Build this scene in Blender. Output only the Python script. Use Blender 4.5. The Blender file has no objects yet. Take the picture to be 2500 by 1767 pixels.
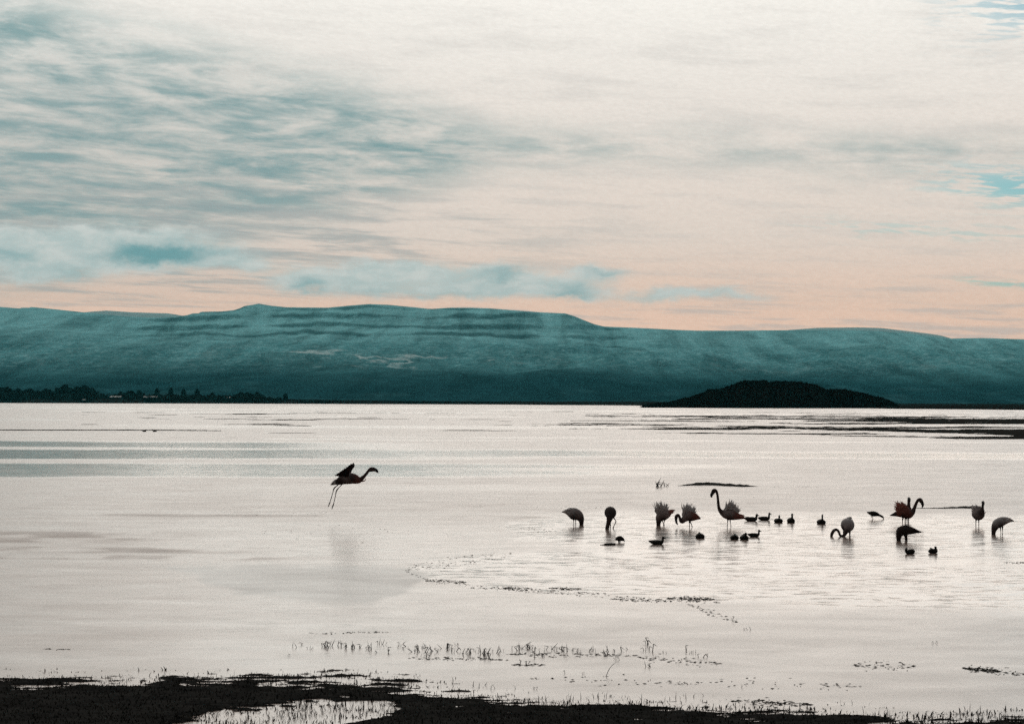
import bpy, math, random
import numpy as np
from mathutils import Matrix, Vector

sc = bpy.context.scene
COL = sc.collection
R = math.radians
random.seed(7)
rng = np.random.default_rng(11)

# ------------------------------------------------------------------ camera
W_PX, H_PX, F_PX = 2500.0, 1767.0, 4667.0
CAM_H, HORIZON = 3.3, 980.0
cam_data = bpy.data.cameras.new('camera')
cam_data.sensor_width = 36.0
cam_data.lens = 36.0 * F_PX / W_PX
cam_data.clip_start = 0.1
cam_data.clip_end = 60000
cam = bpy.data.objects.new('camera', cam_data)
COL.objects.link(cam)
PITCH = math.atan((HORIZON - H_PX / 2) / F_PX)
ROLL = R(0.115)
CAM_M = (Matrix.Translation((0, 0, CAM_H)) @ Matrix.Rotation(R(90) + PITCH, 4, 'X')
         @ Matrix.Rotation(ROLL, 4, 'Z'))
cam.matrix_world = CAM_M
sc.camera = cam

# ------------------------------------------------------------------ light settings
SUN_EL, SUN_AZ = 21.0, 3.0            # sun hidden behind the cloud, above the frame, ahead of the camera
SUN_DIR = Vector((math.sin(R(SUN_AZ)) * math.cos(R(SUN_EL)),
                  math.cos(R(SUN_AZ)) * math.cos(R(SUN_EL)), math.sin(R(SUN_EL))))
sc.view_settings.view_transform = 'Standard'
sc.view_settings.look = 'None'
sc.view_settings.exposure = 0.0
sc.view_settings.gamma = 1.0
sc.view_settings.use_curve_mapping = False
sc.cycles.use_denoising = False
sc.cycles.max_bounces = 6
sc.cycles.volume_bounces = 1
sc.cycles.sample_clamp_indirect = 6.0
sc.cycles.caustics_reflective = False
sc.cycles.caustics_refractive = False

sd = bpy.data.lights.new('sun', 'SUN')
sd.energy = 0.6
sd.angle = R(45)
sd.color = (1.0, 0.93, 0.85)
sun = bpy.data.objects.new('sun', sd)
sun.rotation_euler = SUN_DIR.to_track_quat('Z', 'Y').to_euler()
sun.location = (0, 0, 60)
COL.objects.link(sun)


# ------------------------------------------------------------------ node helper
class NT:
    def __init__(s, tree):
        s.t = tree
        s.n = tree.nodes
        s.l = tree.links

    def new(s, typ, **kw):
        nd = s.n.new(typ)
        for k, v in kw.items():
            setattr(nd, k, v)
        return nd

    def put(s, sock, v):
        if isinstance(v, V):
            v = v.s
        if isinstance(v, bpy.types.NodeSocket):
            s.l.new(v, sock)
        else:
            if isinstance(v, (tuple, list)) and len(v) == 3 and sock.type == 'RGBA':
                v = (*v, 1)
            sock.default_value = v

    def math(s, op, a, b=None, c=None, clamp=False):
        nd = s.new('ShaderNodeMath', operation=op, use_clamp=clamp)
        s.put(nd.inputs[0], a)
        if b is not None:
            s.put(nd.inputs[1], b)
        if c is not None:
            s.put(nd.inputs[2], c)
        return V(s, nd.outputs[0])

    def vmath(s, op, a, b=None):
        nd = s.new('ShaderNodeVectorMath', operation=op)
        s.put(nd.inputs[0], a)
        if b is not None:
            s.put(nd.inputs[1], b)
        return V(s, nd.outputs['Value' if op in ('DOT_PRODUCT', 'LENGTH') else 'Vector'])

    def comb(s, x, y, z=0.0):
        nd = s.new('ShaderNodeCombineXYZ')
        for i, v in enumerate((x, y, z)):
            s.put(nd.inputs[i], v)
        return V(s, nd.outputs[0])

    def sep(s, v):
        nd = s.new('ShaderNodeSeparateXYZ')
        s.put(nd.inputs[0], v)
        return [V(s, o) for o in nd.outputs]

    def mix(s, f, a, b):
        nd = s.new('ShaderNodeMix', data_type='RGBA')
        s.put(nd.inputs[0], f)
        s.put(nd.inputs[6], a)
        s.put(nd.inputs[7], b)
        return V(s, nd.outputs[2])

    def scale(s, col, f):
        nd = s.new('ShaderNodeVectorMath', operation='SCALE')
        s.put(nd.inputs[0], col)
        s.put(nd.inputs['Scale'], f)
        return V(s, nd.outputs[0])

    def sstep(s, lo, hi, x):
        nd = s.new('ShaderNodeMapRange', interpolation_type='SMOOTHSTEP')
        s.put(nd.inputs['Value'], x)
        nd.inputs['From Min'].default_value = lo
        nd.inputs['From Max'].default_value = hi
        return V(s, nd.outputs[0])

    def noise(s, vec, scale=1.0, detail=4.0, rough=0.5, dist=0.0, out=0):
        nd = s.new('ShaderNodeTexNoise')
        s.put(nd.inputs['Vector'], vec)
        nd.inputs['Scale'].default_value = scale
        nd.inputs['Detail'].default_value = detail
        nd.inputs['Roughness'].default_value = rough
        nd.inputs['Distortion'].default_value = dist
        return V(s, nd.outputs[out])

    def attr(s, name, out='Fac'):
        nd = s.new('ShaderNodeAttribute', attribute_name=name)
        return V(s, nd.outputs[out])


class V:
    def __init__(s, nt, sock):
        s.nt, s.s = nt, sock

    def __add__(s, o): return s.nt.math('ADD', s, o)
    __radd__ = __add__
    def __sub__(s, o): return s.nt.math('SUBTRACT', s, o)
    def __rsub__(s, o): return s.nt.math('SUBTRACT', o, s)
    def __mul__(s, o): return s.nt.math('MULTIPLY', s, o)
    __rmul__ = __mul__
    def __truediv__(s, o): return s.nt.math('DIVIDE', s, o)
    def clamp(s): return s.nt.math('ADD', s, 0.0, clamp=True)


# ------------------------------------------------------------------ world: daylight sky with a cloud deck
world = bpy.data.worlds.new('World')
sc.world = world
world.use_nodes = True
world.cycles.sampling_method = 'NONE'
wt = NT(world.node_tree)
wt.n.clear()
w_out = wt.new('ShaderNodeOutputWorld')
w_bg = wt.new('ShaderNodeBackground')
SKY_STRENGTH = 0.1
w_bg.inputs['Strength'].default_value = SKY_STRENGTH
wt.l.new(w_bg.outputs[0], w_out.inputs[0])
sky = wt.new('ShaderNodeTexSky', sky_type='NISHITA')
sky.sun_disc = False
sky.sun_elevation = R(SUN_EL)
sky.sun_rotation = R(SUN_AZ)
sky.air_density = 1.0
sky.dust_density = 0.6
sky.ozone_density = 1.5
tc = wt.new('ShaderNodeTexCoord')
dvec = V(wt, tc.outputs['Generated'])
dx, dy, dz = wt.sep(dvec)
DEG = 180 / math.pi
az = wt.math('ARCTAN2', dx, dy) * DEG
el = wt.math('MAXIMUM', wt.math('ARCSINE', dz) * DEG, 0.0)
# streak coordinates: rows of the cloud deck crowd together towards the horizon and dip to the right
row = wt.math('LOGARITHM', el + az * 0.045 + 3.2, math.e) * 5.2
st1 = wt.noise(wt.comb(az * 0.27, row * 2.9, 1.7), 1.2, 6, 0.62, 0.3)
st2 = wt.noise(wt.comb(az * 0.16, row * 3.0, 5.1), 1.6, 4, 0.62, 0.3)
big = wt.noise(wt.comb(az * 0.07, el * 0.16, 3.3), 1.0, 2, 0.5)
fine = wt.noise(wt.comb(az * 1.0, el * 7.0 + az * 0.4, 2.2), 1.0, 3, 0.55, 0.5)

# cream cloud deck, pink towards the horizon
cream = wt.mix(wt.sstep(1.5, 13.5, el), (0.90, 0.725, 0.615), (0.90, 0.875, 0.825))
pink = wt.mix(wt.sstep(2.0, 5.2, el), (1.08, 0.70, 0.52), cream)
deck = wt.mix(wt.sstep(0.45, 0.72, st2) * 0.30, pink, (0.60, 0.57, 0.54))
deck = wt.mix(wt.sstep(0.52, 0.66, st2) * wt.sstep(4.5, 2.0, el) * 0.45, deck, (0.62, 0.52, 0.48))
# fine mackerel ripples all over the deck
ripl = wt.noise(wt.comb(az * 5.0, el * 13.0 + az * 1.2, 7.7), 1.0, 3, 0.7)
deck = wt.scale(deck, (ripl - 0.5) * 0.22 + 1.0)
# grey-teal bank coming in from the left and tapering to the right
taper = wt.math('MINIMUM', wt.math('MAXIMUM', (az * -1.0 - 0.3) / 14.0, 0.0), 1.2)
half = taper * 3.9 + 0.25
bank = wt.sstep(-0.9, 1.3, half - wt.math('ABSOLUTE', el - 7.6 + az * 0.02) + (big - 0.5) * 3.0)
mack = wt.noise(wt.comb(az * 0.75 + el * 0.5, row * 7.5, 4.4), 1.1, 4, 0.6, 0.35)
bank_f = bank * wt.sstep(0.35, 0.64, st1 * 0.76 + mack * 0.24)
deck = wt.mix(bank_f * 0.78 + bank * 0.15, deck, (0.185, 0.34, 0.355))
# thin grey rows under the bank
under = wt.sstep(5.5, -9.0, az) * wt.sstep(2.3, 4.2, el) * wt.sstep(7.2, 5.0, el)
deck = wt.mix(under * wt.sstep(0.40, 0.62, st2) * 0.72, deck, (0.34, 0.38, 0.385))
left_dim = wt.sstep(2.0, -14.0, az) * wt.sstep(13.0, 8.0, el) * wt.sstep(2.2, 4.0, el)
deck = wt.mix(left_dim * 0.22, deck, (0.45, 0.47, 0.46))
# rippled gaps on the right where the clear sky shows
gap1 = wt.math('EXPONENT', wt.math('POWER', (el - 6.35 + (az - 13.5) * 0.12) / 0.62, 2.0) * -1.0) * wt.sstep(10.6, 14.8, az) * 0.85
gap2 = wt.sstep(9.3, 11.6, el + (fine - 0.5)) * wt.sstep(11.0, 15.5, az) * 0.75
gap3 = wt.math('EXPONENT', wt.math('POWER', (el - 3.55 + (az - 13.5) * 0.1) / 0.14, 2.0) * -1.0) * wt.sstep(11.6, 14.5, az) * 0.6
gap4 = wt.math('EXPONENT', wt.math('POWER', (el - 5.15 + (az - 10.0) * 0.06) / 0.3, 2.0) * -1.0) * wt.sstep(7.0, 10.5, az) * 0.35
gap = wt.math('MAXIMUM', wt.math('MAXIMUM', gap1, gap2), wt.math('MAXIMUM', gap3, gap4))
gap_f = (gap * wt.sstep(0.60, 0.42, fine + (0.6 - gap) * 0.25) * 0.95).clamp()
# low soft clouds standing over the mountains
pvec = wt.comb(az, el)
wv = wt.noise(wt.comb(az * 0.75, el * 1.3, 9.0), 1.0, 5, 0.62, 0, 1)
pvec = wt.vmath('ADD', pvec, wt.vmath('MULTIPLY', wt.vmath('SUBTRACT', wv, (0.5, 0.5, 0.5)), (1.7, 1.0, 0.0)))


def blob_sum(items):
    tot = None
    for (px, py, sx, sy, a) in items:
        ca, ce = (px - 1250) / F_PX * DEG, (HORIZON - py) / F_PX * DEG
        q = wt.vmath('MULTIPLY', wt.vmath('SUBTRACT', pvec, (ca, ce, 0)),
                     (F_PX / DEG / sx, F_PX / DEG / sy, 0))
        g = wt.math('EXPONENT', wt.vmath('DOT_PRODUCT', q, q) * -1.0) * a
        tot = g if tot is None else tot + g
    return tot


puff = blob_sum([(-150, 610, 190, 50, 1), (40, 615, 130, 48, 1), (230, 610, 150, 46, 1), (130, 668, 150, 26, .7), (400, 612, 160, 46, 1.1),
                 (560, 642, 120, 26, .8), (740, 690, 100, 30, .8), (890, 668, 100, 32, .7), (1010, 656, 110, 24, .6),
                 (960, 705, 170, 26, .6), (1180, 670, 130, 30, .8), (1240, 705, 170, 24, .7), (1460, 668, 75, 18, .8),
                 (1400, 706, 90, 24, .8), (1590, 728, 90, 20, .6), (1750, 718, 130, 16, .7)])
core = blob_sum([(430, 622, 130, 30, 1.2), (330, 636, 90, 22, .6), (30, 640, 80, 24, .7), (190, 682, 70, 18, .55), (740, 704, 60, 20, .8),
                 (1230, 672, 80, 20, .7), (1390, 716, 70, 18, .7), (1470, 670, 50, 13, .6), (910, 712, 70, 16, .5), (-140, 640, 90, 30, .7),
                 (1090, 716, 110, 14, .5)])
pn = wt.noise(wt.comb(az * 0.9, el * 2.2, 12.0), 1.0, 5, 0.6, 0.3)
puff_f = wt.sstep(0.05, 0.85, puff * (pn * 1.5 + 0.25)) * 0.94
puff_c = wt.mix(wt.sstep(0.0, 1.35, core), wt.mix(wt.sstep(0.35, 0.68, pn), (0.55, 0.635, 0.615), (0.74, 0.755, 0.715)), (0.17, 0.37, 0.395))

# the clear sky behind, and everything falling off in brightness away from the sun
cosang = wt.vmath('DOT_PRODUCT', dvec, tuple(SUN_DIR))
fall = wt.sstep(-0.35, 0.93, cosang) * 0.84 + 0.16
glow = wt.math('POWER', wt.math('MAXIMUM', cosang, 0.0), 9.0) * 0.42
clouds = wt.scale(wt.mix(puff_f, deck, puff_c), 1.0 / SKY_STRENGTH)
clouds = wt.vmath('ADD', wt.scale(clouds, fall), wt.scale(wt.vmath('MULTIPLY', clouds, (1.0, 0.89, 0.79)), glow * wt.sstep(7.0, 20.0, el)))
clear = wt.vmath('MULTIPLY', V(wt, sky.outputs[0]), (0.135, 0.36, 0.47))
clear = wt.scale(clear, fall)
final = wt.mix(gap_f, clouds, clear)
wt.put(w_bg.inputs['Color'], final)


# ------------------------------------------------------------------ geometry helpers
def ground_at(px, py, z=0.0):
    d = CAM_M.to_3x3() @ Vector(((px - W_PX / 2) / F_PX, -(py - H_PX / 2) / F_PX, -1.0))
    o = CAM_M.translation
    t = (z - o.z) / d.z
    return o + d * t


CAM_INV = np.array(CAM_M.inverted())


def to_px(x, y, z):
    x, y, z = np.broadcast_arrays(np.asarray(x, float), np.asarray(y, float), np.asarray(z, float))
    c = [CAM_INV[i, 0] * x + CAM_INV[i, 1] * y + CAM_INV[i, 2] * z + CAM_INV[i, 3] for i in range(3)]
    d = np.maximum(-c[2], 1e-3)
    return W_PX / 2 + F_PX * c[0] / d, H_PX / 2 - F_PX * c[1] / d


def vnoise(x, y, seed=0):
    x = np.asarray(x, float)
    y = np.asarray(y, float)
    xi, yi = np.floor(x).astype(np.int64), np.floor(y).astype(np.int64)
    xf, yf = x - xi, y - yi
    u, v = xf * xf * (3 - 2 * xf), yf * yf * (3 - 2 * yf)

    def h(a, b):
        n = (a * 374761393 + b * 668265263 + seed * 974634777) & 0xFFFFFFFF
        n = ((n ^ (n >> 13)) * 1274126177) & 0xFFFFFFFF
        return ((n ^ (n >> 16)) & 0xFFFFFF) / float(0xFFFFFF)
    return ((h(xi, yi) * (1 - u) + h(xi + 1, yi) * u) * (1 - v)
            + (h(xi, yi + 1) * (1 - u) + h(xi + 1, yi + 1) * u) * v)


def fbm(x, y, oct=4, seed=0, gain=0.5):
    s, a, t = 0.0, 1.0, 0.0
    for i in range(oct):
        s = s + a * vnoise(x, y, seed + i * 17)
        t += a
        a *= gain
        x, y = x * 2.03 + 11.3, y * 2.03 + 5.7
    return s / t


def ss(a, b, x):
    t = np.clip((x - a) / (b - a), 0, 1)
    return t * t * (3 - 2 * t)


def link(name, me, mat=None, parent=None, smooth=True):
    if mat is not None and len(me.materials) == 0:
        me.materials.append(mat)
    if smooth:
        me.polygons.foreach_set('use_smooth', [True] * len(me.polygons))
    o = bpy.data.objects.new(name, me)
    COL.objects.link(o)
    if parent is not None:
        o.parent = parent
    return o


def tag(o, label=None, cat=None, group=None, kind=None):
    if label:
        o['label'] = label
    if cat:
        o['category'] = cat
    if group:
        o['group'] = group
    if kind:
        o['kind'] = kind
    return o


def empty(name, loc):
    o = bpy.data.objects.new(name, None)
    o.location = loc
    o.empty_display_size = 0.2
    COL.objects.link(o)
    return o


def mesh(name, verts, faces):
    me = bpy.data.meshes.new(name)
    me.from_pydata([tuple(v) for v in verts], [], faces)
    me.update()
    return me


def grid_mesh(name, X, Y, Z, keep=None, attrs=None):
    """X, Y, Z are 2-D arrays (rows, cols)."""
    nr, nc = X.shape
    co = np.stack([X, Y, Z], -1).reshape(-1, 3)
    idx = np.arange(nr * nc).reshape(nr, nc)
    q = np.stack([idx[:-1, :-1], idx[:-1, 1:], idx[1:, 1:], idx[1:, :-1]], -1).reshape(-1, 4)
    if keep is not None:
        k = keep
        kk = (k[:-1, :-1] | k[:-1, 1:] | k[1:, 1:] | k[1:, :-1]).reshape(-1)
        q = q[kk]
        used = np.unique(q)
        remap = -np.ones(nr * nc, int)
        remap[used] = np.arange(len(used))
        q, co = remap[q], co[used]
    me = bpy.data.meshes.new(name)
    me.vertices.add(len(co))
    me.vertices.foreach_set('co', co.astype(np.float32).ravel())
    me.loops.add(q.size)
    me.loops.foreach_set('vertex_index', q.astype(np.int32).ravel())
    me.polygons.add(len(q))
    me.polygons.foreach_set('loop_start', np.arange(0, q.size, 4, dtype=np.int32))
    me.polygons.foreach_set('loop_total', np.full(len(q), 4, np.int32))
    me.update(calc_edges=True)
    me.validate()
    for k, v in (attrs or {}).items():
        a = me.attributes.new(k, 'FLOAT', 'POINT')
        a.data.foreach_set('value', v.astype(np.float32).ravel())
    return me


# ------------------------------------------------------------------ materials
def mat_new(name):
    m = bpy.data.materials.new(name)
    m.use_nodes = True
    nt = NT(m.node_tree)
    b = nt.n['Principled BSDF']
    return m, nt, b


def mat_simple(name, c1, c2, scale=3.0, rough=0.85, spec=0.2, coord='Object', bump=0.0):
    m, nt, b = mat_new(name)
    t = nt.new('ShaderNodeTexCoord')
    n = nt.noise(V(nt, t.outputs[coord]), scale, 5, 0.6)
    nt.put(b.inputs['Base Color'], nt.mix(nt.sstep(0.3, 0.7, n), c1, c2))
    b.inputs['Roughness'].default_value = rough
    b.inputs['Specular IOR Level'].default_value = spec
    if bump:
        bp = nt.new('ShaderNodeBump')
        bp.inputs['Strength'].default_value = bump
        nt.put(bp.inputs['Height'], n)
        nt.l.new(bp.outputs[0], b.inputs['Normal'])
    return m


def mat_water():
    m, nt, b = mat_new('lake_water')
    g = nt.new('ShaderNodeNewGeometry')
    p = V(nt, g.outputs['Position'])
    rip = nt.attr('ripple')
    rgh = nt.attr('ruffle')
    n1 = nt.noise(nt.vmath('MULTIPLY', p, (1.7, 4.4, 1)), 1.0, 4, 0.62, 0.25, 1)
    n2 = nt.noise(nt.vmath('MULTIPLY', p, (5.0, 13.0, 1)), 1.0, 2, 0.5, 0.0, 1)
    a1, b1, _ = nt.sep(nt.vmath('SUBTRACT', n1, (.5, .5, .5)))
    a2, b2, _ = nt.sep(nt.vmath('SUBTRACT', n2, (.5, .5, .5)))
    sx = (a1 * 0.20 + a2 * 0.10) * rip
    sy = (b1 * 0.42 + b2 * 0.16) * rip
    nrm = nt.vmath('NORMALIZE', nt.comb(sx, sy, 1.0))
    nt.put(b.inputs['Normal'], nrm)
    # thin silty streaks vary the gloss a little
    st = nt.noise(nt.vmath('MULTIPLY', p, (0.05, 0.35, 1)), 1.0, 5, 0.6)
    mot = nt.noise(nt.vmath('MULTIPLY', p, (0.45, 0.9, 1)), 1.0, 6, 0.68, 0.4)
    rgh = rgh * (mot * 0.9 + 0.55)
    nt.put(b.inputs['Roughness'], (rgh + (st - 0.5) * 0.40 * rgh).clamp())
    nt.put(b.inputs['Base Color'], nt.scale(nt.mix(nt.sstep(0.3, 0.7, st), (0.17, 0.118, 0.095), (0.22, 0.155, 0.126)), nt.attr('reflect_dim')))
    b.inputs['IOR'].default_value = 1.33
    return m


def mat_mountain(name, base_shift=1.0, snowline=None):
    m, nt, b = mat_new(name)
    g = nt.new('ShaderNodeNewGeometry')
    p = V(nt, g.outputs['Position'])
    nz = nt.sep(V(nt, g.outputs['Normal']))[2]
    x, y, z = nt.sep(p)
    n_big = nt.noise(nt.vmath('MULTIPLY', p, (0.0016, 0.0009, 0.006)), 1.0, 6, 0.6)
    n_mid = nt.noise(nt.vmath('MULTIPLY', p, (0.007, 0.003, 0.03)), 1.0, 6, 0.65)
    n_fine = nt.noise(nt.vmath('MULTIPLY', p, (0.03, 0.012, 0.12)), 1.0, 5, 0.7)
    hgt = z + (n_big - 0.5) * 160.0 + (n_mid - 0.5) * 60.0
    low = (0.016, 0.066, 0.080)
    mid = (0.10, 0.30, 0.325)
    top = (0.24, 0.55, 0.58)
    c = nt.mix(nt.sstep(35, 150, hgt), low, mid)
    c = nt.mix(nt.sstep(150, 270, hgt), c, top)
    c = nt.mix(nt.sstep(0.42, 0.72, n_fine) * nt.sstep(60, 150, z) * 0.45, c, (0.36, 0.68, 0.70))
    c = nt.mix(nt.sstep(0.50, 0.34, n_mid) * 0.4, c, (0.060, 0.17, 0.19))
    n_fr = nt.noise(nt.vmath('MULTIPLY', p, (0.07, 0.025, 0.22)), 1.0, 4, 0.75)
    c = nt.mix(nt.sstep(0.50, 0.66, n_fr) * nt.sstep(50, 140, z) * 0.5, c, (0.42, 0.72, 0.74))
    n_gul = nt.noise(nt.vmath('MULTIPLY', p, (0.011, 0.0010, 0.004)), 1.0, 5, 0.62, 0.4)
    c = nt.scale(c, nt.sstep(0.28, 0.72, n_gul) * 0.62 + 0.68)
    # snow streaks low on the face, snow caps on the flat tops
    rid = nt.math('ABSOLUTE', n_big - 0.5)
    streak = nt.sstep(0.020, 0.0, rid) * nt.sstep(80, 110, z) * nt.sstep(200, 150, z) * nt.sstep(0.40, 0.55, n_mid) * (nt.sstep(520, 200, nt.math('ABSOLUTE', x + 420)) * 0.85 + 0.15)
    c = nt.mix(streak * 0.9, c, (0.62, 0.78, 0.78))
    # cliff bands: bare dark rock where it is steep
    c = nt.mix(nt.sstep(0.05, 0.75, nt.attr('cliff') + (n_fine - 0.5) * 0.6) * 0.48, c, (0.014, 0.050, 0.060))
    if snowline is not None:
        c = nt.mix(nt.sstep(snowline - 50, snowline + 40, hgt) * 0.85, c, (0.45, 0.60, 0.60))
    nt.put(b.inputs['Base Color'], c)
    b.inputs['Roughness'].default_value = 0.95
    b.inputs['Specular IOR Level'].default_value = 0.0
    bp = nt.new('ShaderNodeBump')
    bp.inputs['Strength'].default_value = 1.0
    bp.inputs['Distance'].default_value = 14.0
    nt.put(bp.inputs['Height'], n_fine + n_mid)
    nt.l.new(bp.outputs[0], b.inputs['Normal'])
    return m


M_mud = mat_simple('wet_mud', (0.017, 0.0165, 0.016), (0.032, 0.031, 0.029), 2.5, 0.9, 0.0, bump=0.5)
M_flat = mat_simple('dark_mudflat', (0.018, 0.018, 0.016), (0.036, 0.035, 0.032), 0.3, 0.9, 0.0)
M_bed = mat_simple('lake_bed', (0.04, 0.04, 0.05), (0.07, 0.065, 0.055), 0.05, 0.95, 0.1)
M_shore = mat_simple('far_shore_scrub', (0.010, 0.011, 0.010), (0.020, 0.020, 0.018), 0.02, 0.95, 0.0)
M_island = mat_simple('island_scrub', (0.010, 0.010, 0.009), (0.020, 0.018, 0.016), 0.12, 0.95, 0.0)
M_leaf = mat_simple('dark_foliage', (0.012, 0.014, 0.011), (0.024, 0.024, 0.018), 0.5, 0.9, 0.0)
M_bark = mat_simple('bark', (0.02, 0.017, 0.014), (0.035, 0.03, 0.025), 1.5, 0.95, 0.05)
M_grass = mat_simple('bank_grass', (0.015, 0.015, 0.013), (0.040, 0.038, 0.031), 1.2, 0.9, 0.0)
M_reed = mat_simple('dead_reed', (0.020, 0.020, 0.016), (0.045, 0.042, 0.032), 20.0, 0.8, 0.1)
M_weed = mat_simple('floating_weed', (0.022, 0.024, 0.020), (0.05, 0.05, 0.042), 6.0, 0.8, 0.15)
M_wood = mat_simple('wet_wood', (0.015, 0.013, 0.011), (0.03, 0.026, 0.022), 15.0, 0.7, 0.2)
M_wall = mat_simple('pale_wall', (0.30, 0.33, 0.32), (0.38, 0.40, 0.39), 0.5, 0.9, 0.1)
M_roof = mat_simple('pale_metal_roof', (0.20, 0.23, 0.23), (0.30, 0.33, 0.32), 0.3, 0.5, 0.4)
M_duck = mat_simple('dark_duck_plumage', (0.012, 0.011, 0.010), (0.035, 0.031, 0.027), 14.0, 0.75, 0.15)
M_duckbill = mat_simple('duck_bill', (0.02, 0.02, 0.018), (0.03, 0.028, 0.02), 20.0, 0.5, 0.3)
M_bill = mat_simple('flamingo_bill', (0.012, 0.011, 0.011), (0.03, 0.024, 0.022), 20.0, 0.5, 0.3)
M_grey_plume = mat_simple('pale_grey_pink_plumes', (0.50, 0.46, 0.46), (0.72, 0.68, 0.67), 12.0, 0.85, 0.1)
M_red_plume = mat_simple('red_pink_plumes', (0.36, 0.12, 0.095), (0.55, 0.27, 0.22), 12.0, 0.85, 0.1)
M_dark_plume = mat_simple('dark_flight_feathers', (0.012, 0.010, 0.010), (0.04, 0.022, 0.022), 12.0, 0.8, 0.1)


def mat_bird():
    m, nt, b = mat_new('flamingo_plumage')
    t = nt.new('ShaderNodeTexCoord')
    n = nt.noise(V(nt, t.outputs['Object']), 22.0, 4, 0.6)
    c = nt.attr('plume', 'Color')
    nd = nt.mix(nt.sstep(0.3, 0.7, n) * 0.4, c, nt.vmath('MULTIPLY', c, (0.45, 0.45, 0.45)))
    nt.put(b.inputs['Base Color'], nd)
    b.inputs['Roughness'].default_value = 0.8
    b.inputs['Specular IOR Level'].default_value = 0.12
    return m


M_bird = mat_bird()

# ------------------------------------------------------------------ ground sheet, reaching the horizon
gx = np.array([-12500, -2000, -200, 0, 200, 2000, 12500.0])
gy = np.array([-5500, -500, 5, 30, 200, 2000, 6000, 13500.0])
GX, GY = np.meshgrid(gx, gy)
tag(link('ground', grid_mesh('ground', GX, GY, np.full_like(GX, -3.0)), M_bed), kind='structure')

# ------------------------------------------------------------------ lake
vrow = np.concatenate([np.array([3, 4, 5, 6, 7, 8, 9, 10.0]), np.arange(11, 860, 2.4), np.array([900, 1000, 1200, 1600.0])])
yrow = CAM_H * F_PX / vrow
scol = np.concatenate([np.array([-3, -1.5, -0.8, -0.5, -0.38]), np.linspace(-0.30, 0.30, 420), np.array([0.38, 0.5, 0.8, 1.5, 3])])
SX, LY = np.meshgrid(scol, yrow)
LX = SX * LY
PX, PY = to_px(LX, LY, 0 * LX)
PYl = PY - (PX - 1250) * 0.002           # take the camera roll out again
ruffle = .32 - .09 * ss(1230, 1330, PY) * ss(200, 700, PX)
ripple = np.full_like(PX, 0.30)
wob = (fbm(PX * 0.004, PY * 0.05, 3, 5) - 0.5)


def band(yc0, yc1, h, x0=-9e9, x1=9e9, fx=200.0, soft=1.5):
    yc = yc0 + (yc1 - yc0) * PX / 2500.0 + wob * 5
    m = ss(-soft, soft, h - np.abs(PY - yc))
    return m * ss(x0 - fx, x0 + fx, PX) * (1 - ss(x1 - fx, x1 + fx, PX))


def inside(poly, soft=3.0):
    """signed-distance style mask of a polygon on the water, px units"""
    d = np.full(PX.shape, 1e9)
    ins = np.zeros(PX.shape, bool)
    n = len(poly)
    qx, qy = PX + wob * 60, PY + (fbm(PX * .02, PY * .08, 3, 8) - .5) * 14
    for i in range(n):
        (x1, y1), (x2, y2) = poly[i], poly[(i + 1) % n]
        ex, ey = x2 - x1, y2 - y1
        t = np.clip(((qx - x1) * ex + (qy - y1) * ey) / (ex * ex + ey * ey), 0, 1)
        d = np.minimum(d, np.hypot(qx - x1 - t * ex, (qy - y1 - t * ey)))
        c = ((y1 > qy) != (y2 > qy)) & (qx < (x2 - x1) * (qy - y1) / ((y2 - y1) or 1e-9) + x1)
        ins ^= c
    return ss(-soft, soft, np.where(ins, d, -d))


def lay(field, m, v):
    return field * (1 - m) + v * m


# far calm bands that mirror the mountain foot and the pink horizon
for (a, b_, h, x0, x1, fx, rv) in ((1083, 1100, 8, -9e9, 900, 300, .12), (1108, 1110, 12, -9e9, 1100, 500, .11),
                                   (1100, 1113, 8, 900, 9e9, 500, .13), (1147, 1150, 17, -9e9, 1300, 350, .12),
                                   (1133, 1142, 4, 1100, 1750, 200, .13), (1150, 1158, 5, 1000, 1550, 200, .14),
                                   (1040, 1050, 1.5, 400, 1400, 300, .2), (1190, 1192, 8, 700, 1500, 300, .26)):
    m = band(a, b_, h, x0, x1, fx, 2.6)
    ruffle = lay(ruffle, m, rv)
    ripple = lay(ripple, m, 0.05)
for yc, h in ((990, 1.2), (996, .8), (1003, 1.0), (1012, 1.0), (1024, 1.2), (1036, 1.0), (1062, 1.3), (1069, 1.0)):
    m = band(yc, yc + 12, h, soft=1.0) * ss(.42, .6, fbm(PX * .0022 + yc, PY * 0 + yc * .37, 3, int(yc)))
    ruffle = lay(ruffle, m * .8, .16)
# open rippled pools round the birds
pool = inside([(1235, 1290), (1330, 1262), (1500, 1250), (2700, 1262), (2700, 1490), (2300, 1488), (2000, 1478), (1760, 1470), (1560, 1455),
               (1350, 1446), (1180, 1430), (1040, 1412), (985, 1392), (1060, 1368), (1200, 1354), (1400, 1342), (1350, 1326), (1260, 1312)], 11)
ruffle = lay(ruffle, pool, .175)
ripple = lay(ripple, pool, .85)
strip = np.clip(inside([(1330, 1332), (1500, 1322), (1720, 1330), (1640, 1342), (1430, 1346)], 6)
                + inside([(2050, 1360), (2500, 1362), (2700, 1375), (2500, 1388), (2200, 1378)], 6), 0, 1)
ripple = lay(ripple, strip, .25)
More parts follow.
